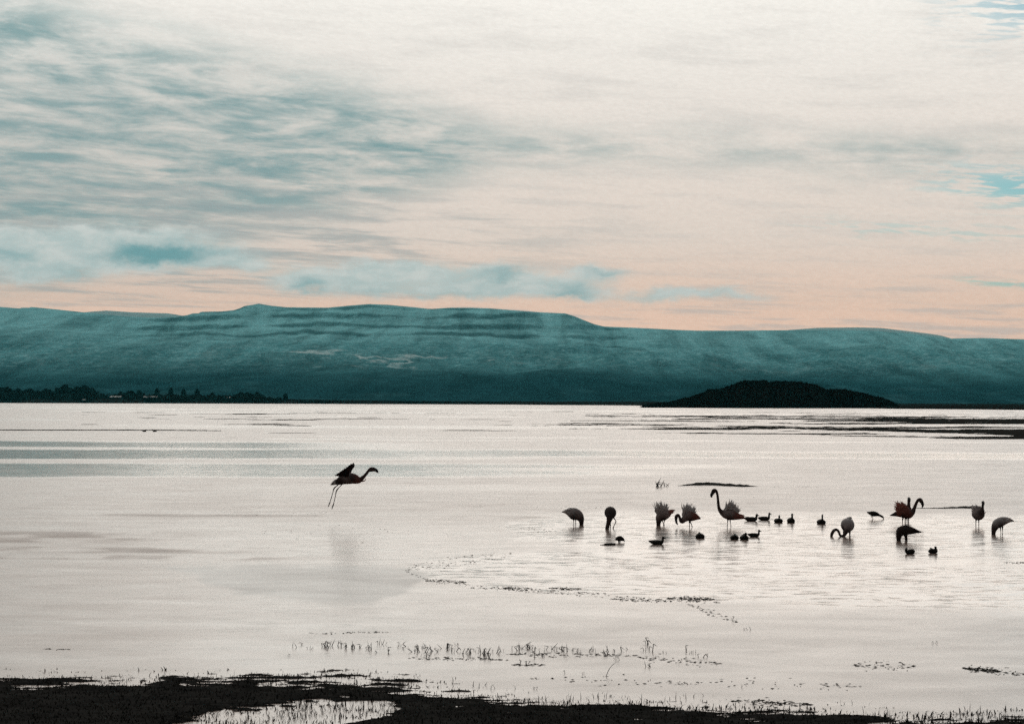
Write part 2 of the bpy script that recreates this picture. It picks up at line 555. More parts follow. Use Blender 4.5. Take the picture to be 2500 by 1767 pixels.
# grey glassier sheet on the left, slightly frosted elsewhere
sheet = inside([(390, 1382), (760, 1380), (1000, 1386), (1040, 1410), (980, 1450), (900, 1478), (760, 1466), (600, 1448), (520, 1428), (470, 1402)], 8)
ruffle = lay(ruffle, sheet * ss(380, 640, PX), .29)
ripple = lay(ripple, sheet, .10)
for (yc, h, x1) in ((1306, 10, 420), (1318, 6, 300), (1341, 7, 560), (1358, 5, 700), (1256, 3, 1400)):
    m = band(yc, yc + 10, h, -9e9, x1, 220, 3) * ss(.35, .6, fbm(PX * .006, PY * .12, 3, 31))
    ruffle = lay(ruffle, m * .9, .46)
fore = ss(1485, 1530, PY) * ss(900, 1500, PX)
ruffle = lay(ruffle, fore, .27)
ripple = lay(ripple, fore, .16)
far = ss(1075, 1040, PY)
ripple = lay(ripple, far, .3)
reflect_dim = (1 - .9 * sheet) * (1 - .45 * ss(1380, 1560, PY) * ss(300, 1000, PX))  # base colour darkened on the sheet as painted cloud reflection, nearer water dimmed too
lake = grid_mesh('lake', LX[::-1], LY[::-1], np.zeros_like(LX), attrs={'ruffle': ruffle[::-1], 'ripple': ripple[::-1], 'reflect_dim': reflect_dim[::-1]})
tag(link('lake', lake, mat_water()), kind='structure')

# ------------------------------------------------------------------ mountains
RIDGE = [(-3000, 770), (-1800, 742), (-900, 760), (-300, 744), (0, 749), (60, 754), (75, 749), (125, 754), (220, 764), (300, 772), (380, 776), (455, 772), (480, 767), (490, 761), (540, 760), (570, 757),
         (605, 746), (630, 741), (660, 746), (700, 750), (800, 751), (850, 746), (900, 742), (950, 744), (1000, 749), (1050, 754), (1100, 751),
         (1150, 751), (1200, 753), (1250, 757), (1330, 763), (1380, 765), (1400, 771), (1425, 781), (1450, 791), (1475, 797), (1550, 800),
         (1650, 805), (1700, 807), (1800, 807), (1900, 806), (2000, 806), (2080, 806), (2140, 808), (2200, 812), (2280, 822), (2300, 828), (2330, 826),
         (2400, 825), (2500, 828), (2900, 815), (3600, 800), (4600, 830), (6000, 815)]
RD = 8000.0


def ridge_h(x, tab, dist):
    xs = [(p[0] - 1250) / F_PX * dist for p in tab]
    zs = [(HORIZON + (p[0] - 1250) * 0.002 - p[1]) / F_PX * dist + CAM_H for p in tab]
    return np.interp(x, xs, zs)


mx = np.concatenate([np.linspace(-7000, -2700, 60)[:-1], np.linspace(-2700, 2700, 620), np.linspace(2700, 7000, 60)[1:]])
my = np.concatenate([np.linspace(3300, 5200, 50)[:-1], np.linspace(5200, RD, 190), np.linspace(RD, 11000, 14)[1:]])
MX, MY = np.meshgrid(mx, my)
H = ridge_h(MX, RIDGE, RD)
t = np.clip((MY - 3300) / (RD - 3300), 0, 1)
warp = (fbm(MX * .0007, MY * .0007, 4, 3) - .5)
gul = fbm(MX * .0022, MY * .0009, 5, 21)
tw = np.clip(t + warp * .18 * np.sin(np.pi * t), 0, 1)
prof = 0.10 * ss(0, .25, tw) + 0.18 * ss(.2, .55, tw) + 0.62 * np.clip((tw - .38) / .62, 0, 1) ** 1.25 + 0.10 * ss(.86, .97, tw)
# ledges: quantise a part of the rise into cliff steps on the central table mountain
led = H * prof + (fbm(MX * .003, MY * .002, 4, 9) - .5) * 26
step = 46.0
q = led / step + (fbm(MX * .0005, MY * .0005, 2, 77) - .5) * .35 - MX * .00022
fr = q - np.floor(q)
stepped = led + step * ((np.floor(q) + ss(.43, .57, fr)) - q)
amount = ss(.50, .66, prof) * (1 - ss(.985, 1.0, t)) * ss(-1650, -1350, MX) * (1 - ss(150, 600, MX)) * ss(.34, .56, fbm(MX * .0022 + 3, MY * .0004, 3, 61))
cliff = ss(.1, .5, amount) * np.exp(-((fr - .5) / .034) ** 2) * ss(.30, .55, fbm(MX * .004, MY * .0006, 5, 87, .6))
amount = amount * .42
Z = H * prof * (1 - amount) + stepped * amount
Z += (gul - .5) * 130 * np.sin(np.pi * np.clip(t, 0, 1)) * (1 - ss(.85, 1.0, t))
Z += (fbm(MX * .012, MY * .006, 4, 51) - .5) * 16 * ss(0.05, .4, t) * (1 - ss(.97, 1.0, t))
back = np.clip((MY - RD) / (11000 - RD), 0, 1)
Z = np.where(MY > RD, H * (1 - .5 * ss(0, 1, back)), Z)
# nothing in front may stand above the sight line of its ridge
lim = (H - CAM_H) * MY / RD + CAM_H - 3.0
Z = np.where(MY < RD, np.minimum(Z, lim), Z)
Z = Z * ss(0, .03, t + 1e-6) - 2.5 * (1 - ss(0, .02, t))
tag(link('mountain_range', grid_mesh('mountain_range', MX, MY, Z, attrs={'cliff': cliff}), mat_mountain('mountain_rock')), kind='structure')

# pale snowy plateau behind the front ridge
RB = [(-3000, 800), (-200, 790), (150, 775), (230, 762), (270, 759), (330, 763), (420, 766), (470, 775), (600, 800), (1000, 800), (1850, 815), (1920, 806), (1990, 801), (2080, 800), (2130, 801),
      (2190, 807), (2260, 815), (2290, 824), (2330, 840), (6000, 860)]
bx_ = np.linspace(-6000, 6000, 500)
by_ = np.linspace(9000, 11800, 24)
BX, BY = np.meshgrid(bx_, by_)
tb = (BY - 9000) / 1700
HB = ridge_h(BX, RB, 10700)
ZB = HB * (.55 + .45 * ss(0, 1, tb)) * (1 - .5 * ss(10700, 11800, BY)) + (fbm(BX * .004, BY * .004, 4, 4) - .5) * 12 * (1 - ss(.8, 1, tb))
tag(link('snowy_plateau', grid_mesh('snowy_plateau', BX, BY, ZB), mat_mountain('snowy_plateau_rock', 1.0, 330.0)), kind='structure')

# ------------------------------------------------------------------ far shore
SHORE = [(-1500, 982.5), (0, 983.5), (700, 985.5), (1250, 987.5), (1560, 990), (1900, 994), (2200, 998), (2500, 1000.5), (4200, 1012)]
spx = np.linspace(-1400, 4000, 520)
spy = np.interp(spx, [p[0] for p in SHORE], [p[1] for p in SHORE]) + (fbm(spx * .01, spx * 0, 4, 2) - .5) * .9
sh = [ground_at(float(a), float(b)) for a, b in zip(spx, spy)]
sd0 = np.array([v.xy.length for v in sh])
sdir = np.array([v.xy.normalized() for v in sh])
rings = np.array([-30, 0, 12, 30, 70, 160, 400, 900, 1700, 3000.0])
rz = np.array([-1.2, 0.0, .9, 1.6, 2.2, 2.6, 3, 3, 3, 3.0])
D = sd0[None, :] + rings[:, None]
FX, FY = D * sdir[None, :, 0], D * sdir[None, :, 1]
FZ = rz[:, None] * (0.7 + .8 * fbm(FX * .01, FY * .01, 3, 6)) * np.where(rz[:, None] > 0, 1.0, 1.0)
# the wooded spit on the left and the low point in the centre stand a little higher
PXs = np.broadcast_to(spx[None, :], FZ.shape)
FZ = FZ * (1 + 1.2 * (1 - ss(500, 1250, PXs))) * np.where(FZ > 0, 1 - .72 * ss(1500, 2100, PXs), 1)
tag(link('far_shore', grid_mesh('far_shore', FX, FY, FZ), M_shore), kind='structure')

# ------------------------------------------------------------------ dark island
IS = [(1540, 997), (1575, 990), (1640, 981), (1700, 966), (1730, 953), (1770, 948), (1800, 933), (1830, 929.5), (1868, 929.5), (1878, 935), (1890, 931), (1950, 933),
      (1995, 940), (2012, 949), (2060, 951), (2110, 961), (2150, 971), (2178, 982), (2190, 998)]
i_base = ground_at(1890, 995.5)
IY = i_base.y
ixs = np.linspace(ground_at(1530, 995).x / ground_at(1530, 995).y * IY, ground_at(2200, 995).x / ground_at(2200, 995).y * IY, 220)
iz = np.interp(ixs, [(p[0] - 1250) / F_PX * IY for p in IS], [(HORIZON + (p[0] - 1250) * .002 - p[1]) / F_PX * IY + CAM_H for p in IS])
iys = np.linspace(-1, 1, 60)
IXg, IT = np.meshgrid(ixs, iys)
prof_i = np.clip(1 - IT ** 2, 0, 1) ** 0.6
IZ = iz[None, :] * prof_i * (1 + (fbm(IXg * .12, IT * 3, 3, 4) - .5) * .30 * np.abs(IT)) + (fbm(IXg * .22, IT * 8, 4, 14) - .5) * 2.2 * prof_i
IZ = np.where(iz[None, :] < 0.4, -1.0, IZ - .7)
IYg = IY + 2 + IT * 34 * (0.55 + .45 * np.clip(iz / 14, 0, 1))[None, :]
tag(link('island', grid_mesh('island', IXg, IYg, IZ), M_island), kind='structure')


def clump_mesh(name, pts, size, n_each=1):
    """leaf-size triangles at given points"""
    pts = np.asarray(pts, float)
    n = len(pts)
    d1 = rng.normal(size=(n, 3))
    d1 /= np.linalg.norm(d1, axis=1, keepdims=True)
    d2 = rng.normal(size=(n, 3))
    d2 -= d1 * (d1 * d2).sum(1, keepdims=True)
    d2 /= np.linalg.norm(d2, axis=1, keepdims=True)
    s = size * rng.uniform(.6, 1.4, (n, 1))
    v = np.concatenate([pts + d1 * s, pts - d1 * s * .5 + d2 * s * .8, pts - d1 * s * .5 - d2 * s * .8], 1).reshape(-1, 3)
    me = bpy.data.meshes.new(name)
    me.vertices.add(3 * n)
    me.vertices.foreach_set('co', v.astype(np.float32).ravel())
    me.loops.add(3 * n)
    me.loops.foreach_set('vertex_index', np.arange(3 * n, dtype=np.int32))
    me.polygons.add(n)
    me.polygons.foreach_set('loop_start', np.arange(0, 3 * n, 3, dtype=np.int32))
    me.polygons.foreach_set('loop_total', np.full(n, 3, np.int32))
    me.update(calc_edges=True)
    return me


# scrub all over the island
k = rng.integers(0, 60 * 220, 20000)
okm = IZ.ravel()[k] > 0.3
k = k[okm]
ip = np.stack([IXg.ravel()[k], IYg.ravel()[k], IZ.ravel()[k]], 1) + rng.uniform(-.35, .35, (len(k), 3)) + np.array([0, 0, .15])
bp_ = []
kk = rng.integers(0, 60 * 220, 700)
for q_ in kk[IZ.ravel()[kk] > .8][:330]:
    rr = rng.uniform(.4, 1.1)
    d_ = rng.normal(size=(46, 3))
    d_ /= np.linalg.norm(d_, axis=1, keepdims=True)
    bp_.append(np.array([IXg.ravel()[q_], IYg.ravel()[q_], IZ.ravel()[q_] + rr * .35]) + d_ * rr * rng.uniform(.5, 1, (46, 1)) * np.array([1.2, 1.2, .8]))
ip = np.concatenate([ip] + bp_)
tag(link('island_scrub', clump_mesh('island_scrub', ip, .7), M_leaf, smooth=False),
    'low dark scrub covering the rocky island', 'scrub', kind='stuff')


# ------------------------------------------------------------------ tubes / sweeps
def catmull(P, n):
    P = np.asarray(P, float)
    Q = np.vstack([2 * P[0] - P[1], P, 2 * P[-1] - P[-2]])
    out = []
    for i in range(1, len(Q) - 2):
        for u in np.linspace(0, 1, n, endpoint=False):
            out.append(.5 * ((2 * Q[i]) + (-Q[i - 1] + Q[i + 1]) * u + (2 * Q[i - 1] - 5 * Q[i] + 4 * Q[i + 1] - Q[i + 2]) * u * u
                             + (-Q[i - 1] + 3 * Q[i] - 3 * Q[i + 1] + Q[i + 2]) * u ** 3))
    out.append(Q[-2])
    return np.array(out)


def sweep(P, seg=12, n=6, flat=1.0, side=(0, 1, 0)):
    """P: rows x, y, z, r.  Returns verts, faces of a closed tube along the spline (flat = width / height)."""
    S = catmull(P, n)
    S[:, 3] = np.maximum(S[:, 3], 1e-3)
    C = S[:, :3]
    T = np.gradient(C, axis=0)
    T /= np.linalg.norm(T, axis=1, keepdims=True) + 1e-9
    side = np.asarray(side, float)
    verts, faces = [], []
    for c, tt, r in zip(C, T, S[:, 3]):
        s = side - tt * side.dot(tt)
        s /= np.linalg.norm(s) + 1e-9
        u = np.cross(tt, s)
        for j in range(seg):
            a = 2 * math.pi * j / seg
            verts.append(c + s * math.cos(a) * r * flat + u * math.sin(a) * r)
    m = len(C)
    for i in range(m - 1):
        for j in range(seg):
            j2 = (j + 1) % seg
            faces.append((i * seg + j, i * seg + j2, (i + 1) * seg + j2, (i + 1) * seg + j))
    faces.append(tuple(range(seg - 1, -1, -1)))
    faces.append(tuple((m - 1) * seg + j for j in range(seg)))
    return verts, faces


def join(parts):
    V_, F_ = [], []
    for v, f in parts:
        o = len(V_)
        V_ += list(v)
        F_ += [tuple(i + o for i in q) for q in f]
    return V_, F_


# ------------------------------------------------------------------ trees on the far shore
def tree_meshes(kind, seed):
    r = np.random.default_rng(seed)
    pts = []
    n = 700
    h = 1.0
    for _ in range(n):
        z = r.uniform(.12, 1.0)
        if kind == 'conifer':
            w = .24 * (1 - z) ** .8 * (0.75 + .35 * math.sin(z * 26)) + .01
        elif kind == 'poplar':
            w = .11 * math.sin(math.pi * min(1, (z - .08) * 1.02)) ** .6 + .01
        else:
            w = .34 * math.sin(math.pi * min(1, max(0, z - .08) * 1.05)) ** .7 * (0.8 + .3 * math.sin(z * 17 + seed))
        a = r.uniform(0, 2 * math.pi)
        q = w * math.sqrt(r.uniform(.1, 1))
        pts.append((q * math.cos(a), q * math.sin(a), z * h))
    crown = clump_mesh(kind + '_crown', pts, .06)
    crown.materials.append(M_leaf)
    tv = [sweep([(0, 0, -.05, .028), (0.004, 0, .3, .02), (-.004, 0, .6, .012), (0, 0, .9, .004)], 6, 2)]
    for i in range(5):
        a = i * 1.26 + seed
        z = .25 + .11 * i
        L = .14
        tv.append(sweep([(0, 0, z, .010), (L * .5 * math.cos(a), L * .5 * math.sin(a), z + .06, .007), (L * math.cos(a), L * math.sin(a), z + .14, .002)], 5, 2))
    trunk = mesh(kind + '_trunk', *join(tv))
    trunk.materials.append(M_bark)
    return crown, trunk


TM = {(k_, s_): tree_meshes(k_, s_) for k_ in ('conifer', 'poplar', 'broadleaf') for s_ in (1, 2)}


def tree(kind, px, top_y, label, group='trees along the far left shore', width=1.0, depth=60):
    base_y = np.interp(px, [p[0] for p in SHORE], [p[1] for p in SHORE])
    g = ground_at(px, base_y)
    L = g.xy.length
    dirv = g.xy / L
    pos = dirv * (L + depth)
    hgt = (HORIZON + (px - 1250) * .002 - top_y) / F_PX * (L + depth) + CAM_H - 1.0
    root = empty({'conifer': 'conifer_tree', 'poplar': 'poplar_tree', 'broadleaf': 'broadleaf_tree'}[kind], (pos.x, pos.y, 1.0))
    cm, tm = TM[(kind, random.choice((1, 2)))]
    for nm, me in (('crown', cm), ('trunk', tm)):
        o = bpy.data.objects.new(nm, me)
        COL.objects.link(o)
        o.parent = root
    root.scale = (hgt * width * 1.45, hgt * width * 1.45, hgt)
    root.rotation_euler.z = random.uniform(0, 6.28)
    tag(root, label, 'tree', group)


for px in np.arange(-60, 232, 9.5):
    tp = np.interp(px, [-60, 30, 80, 130, 170, 215, 235], [940, 946, 955, 950, 944, 946, 955]) + random.uniform(-5, 9)
    tree(random.choice(('poplar', 'broadleaf', 'broadleaf')), px, tp, 'dark tree in the dense wood at the far left shore', 'trees of the dense wood at the far left shore', 1.15, random.uniform(30, 160))
for px in np.arange(240, 292, 9):
    tree('broadleaf', px, random.uniform(962, 970), 'low dark tree in the dip right of the dense left wood', 'low trees in the dip of the far shore', 1.5, random.uniform(30, 90))
for px in np.arange(295, 352, 9):
    tree(random.choice(('broadleaf', 'poplar')), px, random.uniform(952, 962), 'dark tree above the small pale roof on the far shore', 'trees above the small pale roof', 1.25, random.uniform(60, 160))
for px, tp, lab in ((383, 949, 'pointed dark conifer just right of the long pale roof'), (417, 948, 'tallest pointed conifer right of the long pale roof'),
                    (448, 951, 'pointed conifer between two others on the far shore'), (481, 950, 'broad conifer ending the row of pointed conifers'),
                    (518, 958, 'smaller conifer right of the row of pointed conifers')):
    tree('conifer', px, tp, lab, 'pointed conifers on the far shore', 1.25, 90)
for px in list(np.arange(360, 560, 12.0)):
    tree('broadleaf', px, random.uniform(964, 971), 'low dark tree between the pointed conifers', 'low trees between the conifers', 1.5, random.uniform(60, 150))
for px in list(np.arange(572, 638, 8.0)):
    tree(random.choice(('poplar', 'broadleaf')), px, random.uniform(957, 967), 'dark tree in the last grove before the wood thins out', 'trees of the last grove on the far shore', 1.3, random.uniform(30, 90))
for px, tp, lab in ((648, 970, 'low tree right after the last grove'), (664, 971, 'low tree second after the last grove'), (680, 969, 'small tree beside the lone thin poplar'),
                    (697, 961, 'lone thin poplar at the right end of the wood')):
    tree('poplar' if px == 697 else 'broadleaf', px, tp, lab, None, 1.4, 40)
# undergrowth of the wood
up = []
for px in rng.uniform(-100, 1250, 11000):
    by = np.interp(px, [p[0] for p in SHORE], [p[1] for p in SHORE])
    g = ground_at(float(px), float(by))
    L = g.xy.length + rng.uniform(8, 60)
    d_ = g.xy.normalized() * L
    hmax = np.interp(px, [-100, 240, 560, 640, 720, 1000, 1250], [16, 12, 10, 9, 4.0, 2.8, 1.5])
    up.append((d_.x, d_.y, rng.uniform(.5, hmax)))
tag(link('undergrowth', clump_mesh('undergrowth', up, 1.5), M_leaf, smooth=False), 'dark undergrowth along the far left shore', 'undergrowth', kind='stuff')


def house(px, py, L_px, h_px, label, gable=True):
    by = np.interp(px, [p[0] for p in SHORE], [p[1] for p in SHORE])
    g = ground_at(px, float(by))
    L = g.xy.length + 22
    pos = g.xy.normalized() * L
    sc_ = L / F_PX
    z0 = (HORIZON + (px - 1250) * .002 - py) * sc_ + CAM_H - h_px * sc_
    z0b = min(z0, 2.0)
    w, d, h = L_px * sc_ / 2, 5.0, z0 - z0b + h_px * sc_ * .45
    hr = h_px * sc_ * .7
    root = empty('farm_building', (pos.x, pos.y, z0b))
    v = [(-w, -d, 0), (w, -d, 0), (w, d, 0), (-w, d, 0), (-w, -d, h), (w, -d, h), (w, d, h), (-w, d, h)]
    link('wall', mesh('wall', v, [(0, 1, 5, 4), (1, 2, 6, 5), (2, 3, 7, 6), (3, 0, 4, 7)]), M_shore, root, False)
    e = .5
    rv = [(-w - e, -d - e, h), (w + e, -d - e, h), (w + e, d + e, h), (-w - e, d + e, h), (-w - e, 0, h + hr), (w + e, 0, h + hr)]
    link('roof', mesh('roof', rv, [(0, 1, 5, 4), (2, 3, 4, 5), (1, 2, 5), (3, 0, 4), (3, 2, 1, 0)]), M_roof, root, False)
    dv = [(-.6, -d - .05, 0), (.6, -d - .05, 0), (.6, -d - .05, 2.0), (-.6, -d - .05, 2.0), (-.6, -d + .1, 0), (.6, -d + .1, 0), (.6, -d + .1, 2.0), (-.6, -d + .1, 2.0)]
    link('door', mesh('door', dv, [(0, 1, 2, 3), (1, 5, 6, 2), (4, 0, 3, 7), (3, 2, 6, 7)]), M_wood, root, False)
    tag(root, label, 'building')


house(283, 967, 24, 5, 'low building with small pale roof left of the long one')
house(368, 967.5, 30, 4.5, 'long low building with pale roof under the conifers')
house(206, 974.5, 7, 3.5, 'tiny pale-roofed hut at the edge of the dense wood')
house(560, 969, 8, 3.5, 'tiny pale-roofed hut left of the last grove')


# ------------------------------------------------------------------ mudflats and spits
def flat_field(name, x0, x1, y0, y1, fn, rows=240, cols=420, mat=None):
    v = np.linspace(y0, y1, rows)
    u = np.linspace(x0, x1, cols)
    U, VV = np.meshgrid(u, v)
    hz = HORIZON + (U - 1250) * .002
    Yw = CAM_H * F_PX / (VV - hz)
    Xw = (U - 1250) / F_PX * Yw
    Zw = fn(Xw, Yw, U, VV)
    return grid_mesh(name, Xw[::-1], Yw[::-1], Zw[::-1], keep=(Zw > -0.02)[::-1])


def streaks(X, Y, U, VV):
    n = fbm(X * .09, Y * .10, 6, 41, .68) * .68 + fbm(X * .012 + 4, Y * .06, 3, 43) * .32
    # denser to the right, in two main bars
    bar = np.exp(-((VV - 1022 - (U - 1900) * .010) / 9) ** 2) * 1.0 + np.exp(-((VV - 1047 - (U - 1900) * .012) / 11) ** 2) * .75 \
        + .35 * np.exp(-((VV - 1062 - (U - 1900) * .012) / 4) ** 2)
    right = ss(1150, 2450, U)
    lev = .625 - .27 * bar * (0.22 + .78 * right) + .07 * (1 - bar.clip(0, 1)) - .03 * right
    z = (n - lev) * .9
    z = z - .25 * (1 - ss(900, 1500, U))
    edge = ss(1000, 1006, VV) * (1 - ss(1068, 1076, VV))
    return np.clip(np.where(edge < .5, -.1, z), -.1, .05)


tag(link('mudflat', flat_field('mudflat', 850, 2700, 1000, 1076, streaks, 230, 900), M_flat), kind='structure')


def thin_marks(X, Y, U, VV):
    n = fbm(X * .05, Y * .06, 5, 141, .62)
    z = (n - .70) * .8
    return np.clip(np.where((VV < 1003) | (VV > 1068), -.1, z), -.1, .04)


tag(link('mudflat', flat_field('mudflat_thin', 200, 1400, 1003, 1068, thin_marks, 160, 420), M_flat), kind='structure')


def spit(name, pts, label, mat=M_flat, hgt=.05, cat='mud spit', wid=1.0):
    """low bar lying on the water through photo points given as (px, py, half-depth m)"""
    P = []
    for (a, b, w) in pts:
        g = ground_at(a, b)
        P.append((g.x, g.y, w * wid))
    P = np.array(P)
    C = catmull(P, 10)
    n = len(C)
    vs = np.linspace(-1, 1, 9)
    X = np.repeat(C[:, 0][:, None], 9, 1)
    Y = C[:, 1][:, None] + vs[None, :] * np.maximum(C[:, 2], .01)[:, None] * (1 + (fbm(C[:, 0] * 3, C[:, 0] * 0, 3, 9) - .5)[:, None] * 1.2)
    Z_ = hgt * (1 - vs ** 2)[None, :] * (.35 + 1.1 * fbm(X * 4, Y * 2, 3, 19)) * np.clip(C[:, 2] / C[:, 2].max() * 1.6, .15, 1)[:, None] - .004
    o = link(name, grid_mesh(name, X, Y, Z_), mat)
    return tag(o, label, cat)


spit('mud_spit', [(-400, 1049.5, .8), (0, 1050.2, .8), (200, 1050.4, .8), (380, 1050.6, .6), (470, 1051.2, .5), (540, 1051.8, .3)], 'long thin dark spit in the water at the far left', hgt=.10)
spit('mud_spit', [(668, 1038.5, .3), (710, 1039.2, .9), (760, 1040, .4)], 'short thin dark bar left of the centre far out', hgt=.08)
spit('mud_spit', [(870, 1019.5, .3), (895, 1019.6, 1.5), (930, 1019.8, .4)], 'tiny dark bar far out just below the far shore', hgt=.09)
spit('mud_islet', [(1655, 1186, .05), (1695, 1183.6, .35), (1735, 1183.2, .6), (1770, 1185, .5), (1810, 1187, .35), (1850, 1187.5, .05)], 'low black mud islet above the tall-necked flamingo', hgt=.10, cat='mud islet')
spit('mud_spit', [(2228, 1240.6, .05), (2290, 1240.3, .12), (2330, 1239.8, .22), (2352, 1239, .36), (2375, 1239.5, .3), (2386, 1240, .1)], 'thin black spit ending behind the flamingo seen from behind', hgt=.06)


# ------------------------------------------------------------------ near bank with puddle
EDGE = [(-900, 1668), (0, 1667), (200, 1664), (400, 1665), (600, 1662), (800, 1660), (900, 1665), (1000, 1680), (1100, 1697), (1200, 1713), (1250, 1719),
        (1400, 1725), (1600, 1731), (1700, 1735), (1800, 1738), (2000, 1747), (2150, 1758), (2250, 1766), (2400, 1764), (2600, 1766), (3400, 1775)]
PUDDLE = [(300, 1810), (430, 1757), (550, 1731), (700, 1714), (850, 1706), (950, 1711), (985, 1728), (950, 1752), (860, 1775), (800, 1810)]


def poly_sd(px, py, poly):
    d = np.full(np.shape(px), 1e9)
    ins = np.zeros(np.shape(px), bool)
    for i in range(len(poly)):
        (x1, y1), (x2, y2) = poly[i], poly[(i + 1) % len(poly)]
        ex, ey = x2 - x1, y2 - y1
        t_ = np.clip(((px - x1) * ex + (py - y1) * ey) / (ex * ex + ey * ey), 0, 1)
        d = np.minimum(d, np.hypot(px - x1 - t_ * ex, py - y1 - t_ * ey))
        ins ^= ((y1 > py) != (y2 > py)) & (px < (x2 - x1) * (py - y1) / ((y2 - y1) or 1e-9) + x1)
    return np.where(ins, d, -d)


def bank_height(X, Y):
    U, VV = to_px(X, np.maximum(Y, 3.0), 0 * X)
    eb = np.interp(U, [p[0] for p in EDGE], [p[1] for p in EDGE])
    n = fbm(X * .9, Y * 2.6, 6, 71, .62) - .5
    n2 = fbm(X * .7, Y * .9, 3, 73) - .5
    n3 = fbm(X * 3.2, Y * 9.0, 4, 75, .65) - .5
    dpx = VV - eb + n * 52 + n2 * 8 + n3 * 44
    z = np.clip(dpx / 24.0, -1.5, 1.0 + .8 * ss(40, 90, VV - eb)) * .024 + n * .02 + n3 * .034
    pud = ss(-10, 14, poly_sd(U, VV, PUDDLE) + n * 30 + n3 * 60)
    z = z * (1 - pud) + (-.030 + n * .05 + n3 * .05) * pud
    # rises slowly towards the place where the photographer stands
    z = z + .085 * np.clip(18.0 - Y, 0, None)
    return z


bxs = np.linspace(-7.5, 7.5, 640)
bys = np.concatenate([np.linspace(2, 17, 30)[:-1], np.linspace(17, 25, 360)])
BX2, BY2 = np.meshgrid(bxs, bys)
BZ2 = bank_height(BX2, BY2)
tag(link('near_bank', grid_mesh('near_bank', BX2, BY2, BZ2, keep=BZ2 > -.05), M_mud), kind='structure')
hx = np.array([-5000, -300, -30, -7.5, 0, 7.5, 30, 300, 5000.0])
hy = np.array([-5000, -200, -20, 0, 2.1, 9, 17.0])
HX, HY = np.meshgrid(hx, hy)
HZ = .085 * np.clip(18 - HY, 0, 18 + 4) + .0
HZ = np.where((np.abs(HX) < 8) & (HY > 2), HZ - .30, HZ)
tag(link('meadow_bank', grid_mesh('meadow_bank', HX, HY, HZ - .02), M_mud), kind='structure')


def blades(name, pts, hmin, hmax, wid, lean, mat, bend=.5):
    n = len(pts)
    pts = np.asarray(pts, float)
    a = rng.uniform(0, 2 * np.pi, n)
    L = rng.uniform(hmin, hmax, n)
    ln = np.abs(rng.normal(0, lean, n)).clip(0, 1.35)
    dirh = np.stack([np.cos(a), np.sin(a), 0 * a], 1)
    up_ = np.array([0, 0, 1.0])
    d1 = dirh * np.sin(ln)[:, None] + up_ * np.cos(ln)[:, None]
    l2 = (ln + bend * rng.uniform(0, 1, n)).clip(0, 1.9)
    d2 = dirh * np.sin(l2)[:, None] + up_ * np.cos(l2)[:, None]
    sd_ = np.stack([-np.sin(a + .6), np.cos(a + .6), 0 * a], 1) * wid
    m1 = pts + d1 * L[:, None] * .5
    tip = m1 + d2 * L[:, None] * .5
    v = np.stack([pts - sd_, pts + sd_, m1 - sd_ * .7, m1 + sd_ * .7, tip], 1).reshape(-1, 3)
    base = np.arange(n)[:, None] * 5
    t3 = np.concatenate([base + np.array([[0, 1, 3]]), base + np.array([[0, 3, 2]]), base + np.array([[2, 3, 4]])], 1).reshape(-1)
    me = bpy.data.meshes.new(name)
    me.vertices.add(5 * n)
    me.vertices.foreach_set('co', v.astype(np.float32).ravel())
    me.loops.add(len(t3))
    me.loops.foreach_set('vertex_index', t3.astype(np.int32))
    me.polygons.add(len(t3) // 3)
    me.polygons.foreach_set('loop_start', np.arange(0, len(t3), 3, dtype=np.int32))
    me.polygons.foreach_set('loop_total', np.full(len(t3) // 3, 3, np.int32))
    me.update(calc_edges=True)
    return link(name, me, mat, smooth=False)


def px_scatter(n, x0, x1, y0, y1):
    u, v = rng.uniform(x0, x1, n), rng.uniform(y0, y1, n)
    hz = HORIZON + (u - 1250) * .002
    Y = CAM_H * F_PX / (v - hz)
    return u, v, (u - 1250) / F_PX * Y, Y


# grass on the bank: short matted blades, thinning into the water
u, v, gX, gY = px_scatter(60000, -150, 2650, 1630, 1800)
gz = bank_height(gX, gY)
keep = (gz > -.012) & (rng.uniform(0, 1, len(u)) < .35 + .5 * fbm(gX * 2, gY * 2, 3, 90))
gp = np.stack([gX, gY, gz], 1)[keep]
tag(blades('bank_grass', gp, .008, .04, .006, .95, M_grass), 'short matted dark grass on the near bank', 'grass', kind='stuff')
# sparse stems in the puddle and along the fringe
u, v, gX, gY = px_scatter(60000, -100, 2600, 1640, 1775)
gz = bank_height(gX, gY)
den = np.where(poly_sd(u, v, PUDDLE) > 0, (.26 * ss(.42, .62, fbm(gX * 2.2, gY * 2.2, 3, 12)) + .03), 0.0)
ebu = np.interp(u, [p[0] for p in EDGE], [p[1] for p in EDGE])
dd = ebu - v
den += np.where((dd > 0) & (dd < 46), .20 * ss(.48, .62, fbm(gX * 2.0, gY * 3.0, 3, 13)) * (1 - dd / 46) * np.where(u > 950, 1.0, .15), 0)
keep = (rng.uniform(0, 1, len(u)) < den)
gp = np.stack([gX, gY, np.maximum(gz, -.02)], 1)[keep]
tag(blades('shore_stems', gp, .03, .11, .005, .6, M_reed, .9), 'dark broken stems in the puddle and water edge', 'reeds', kind='stuff')


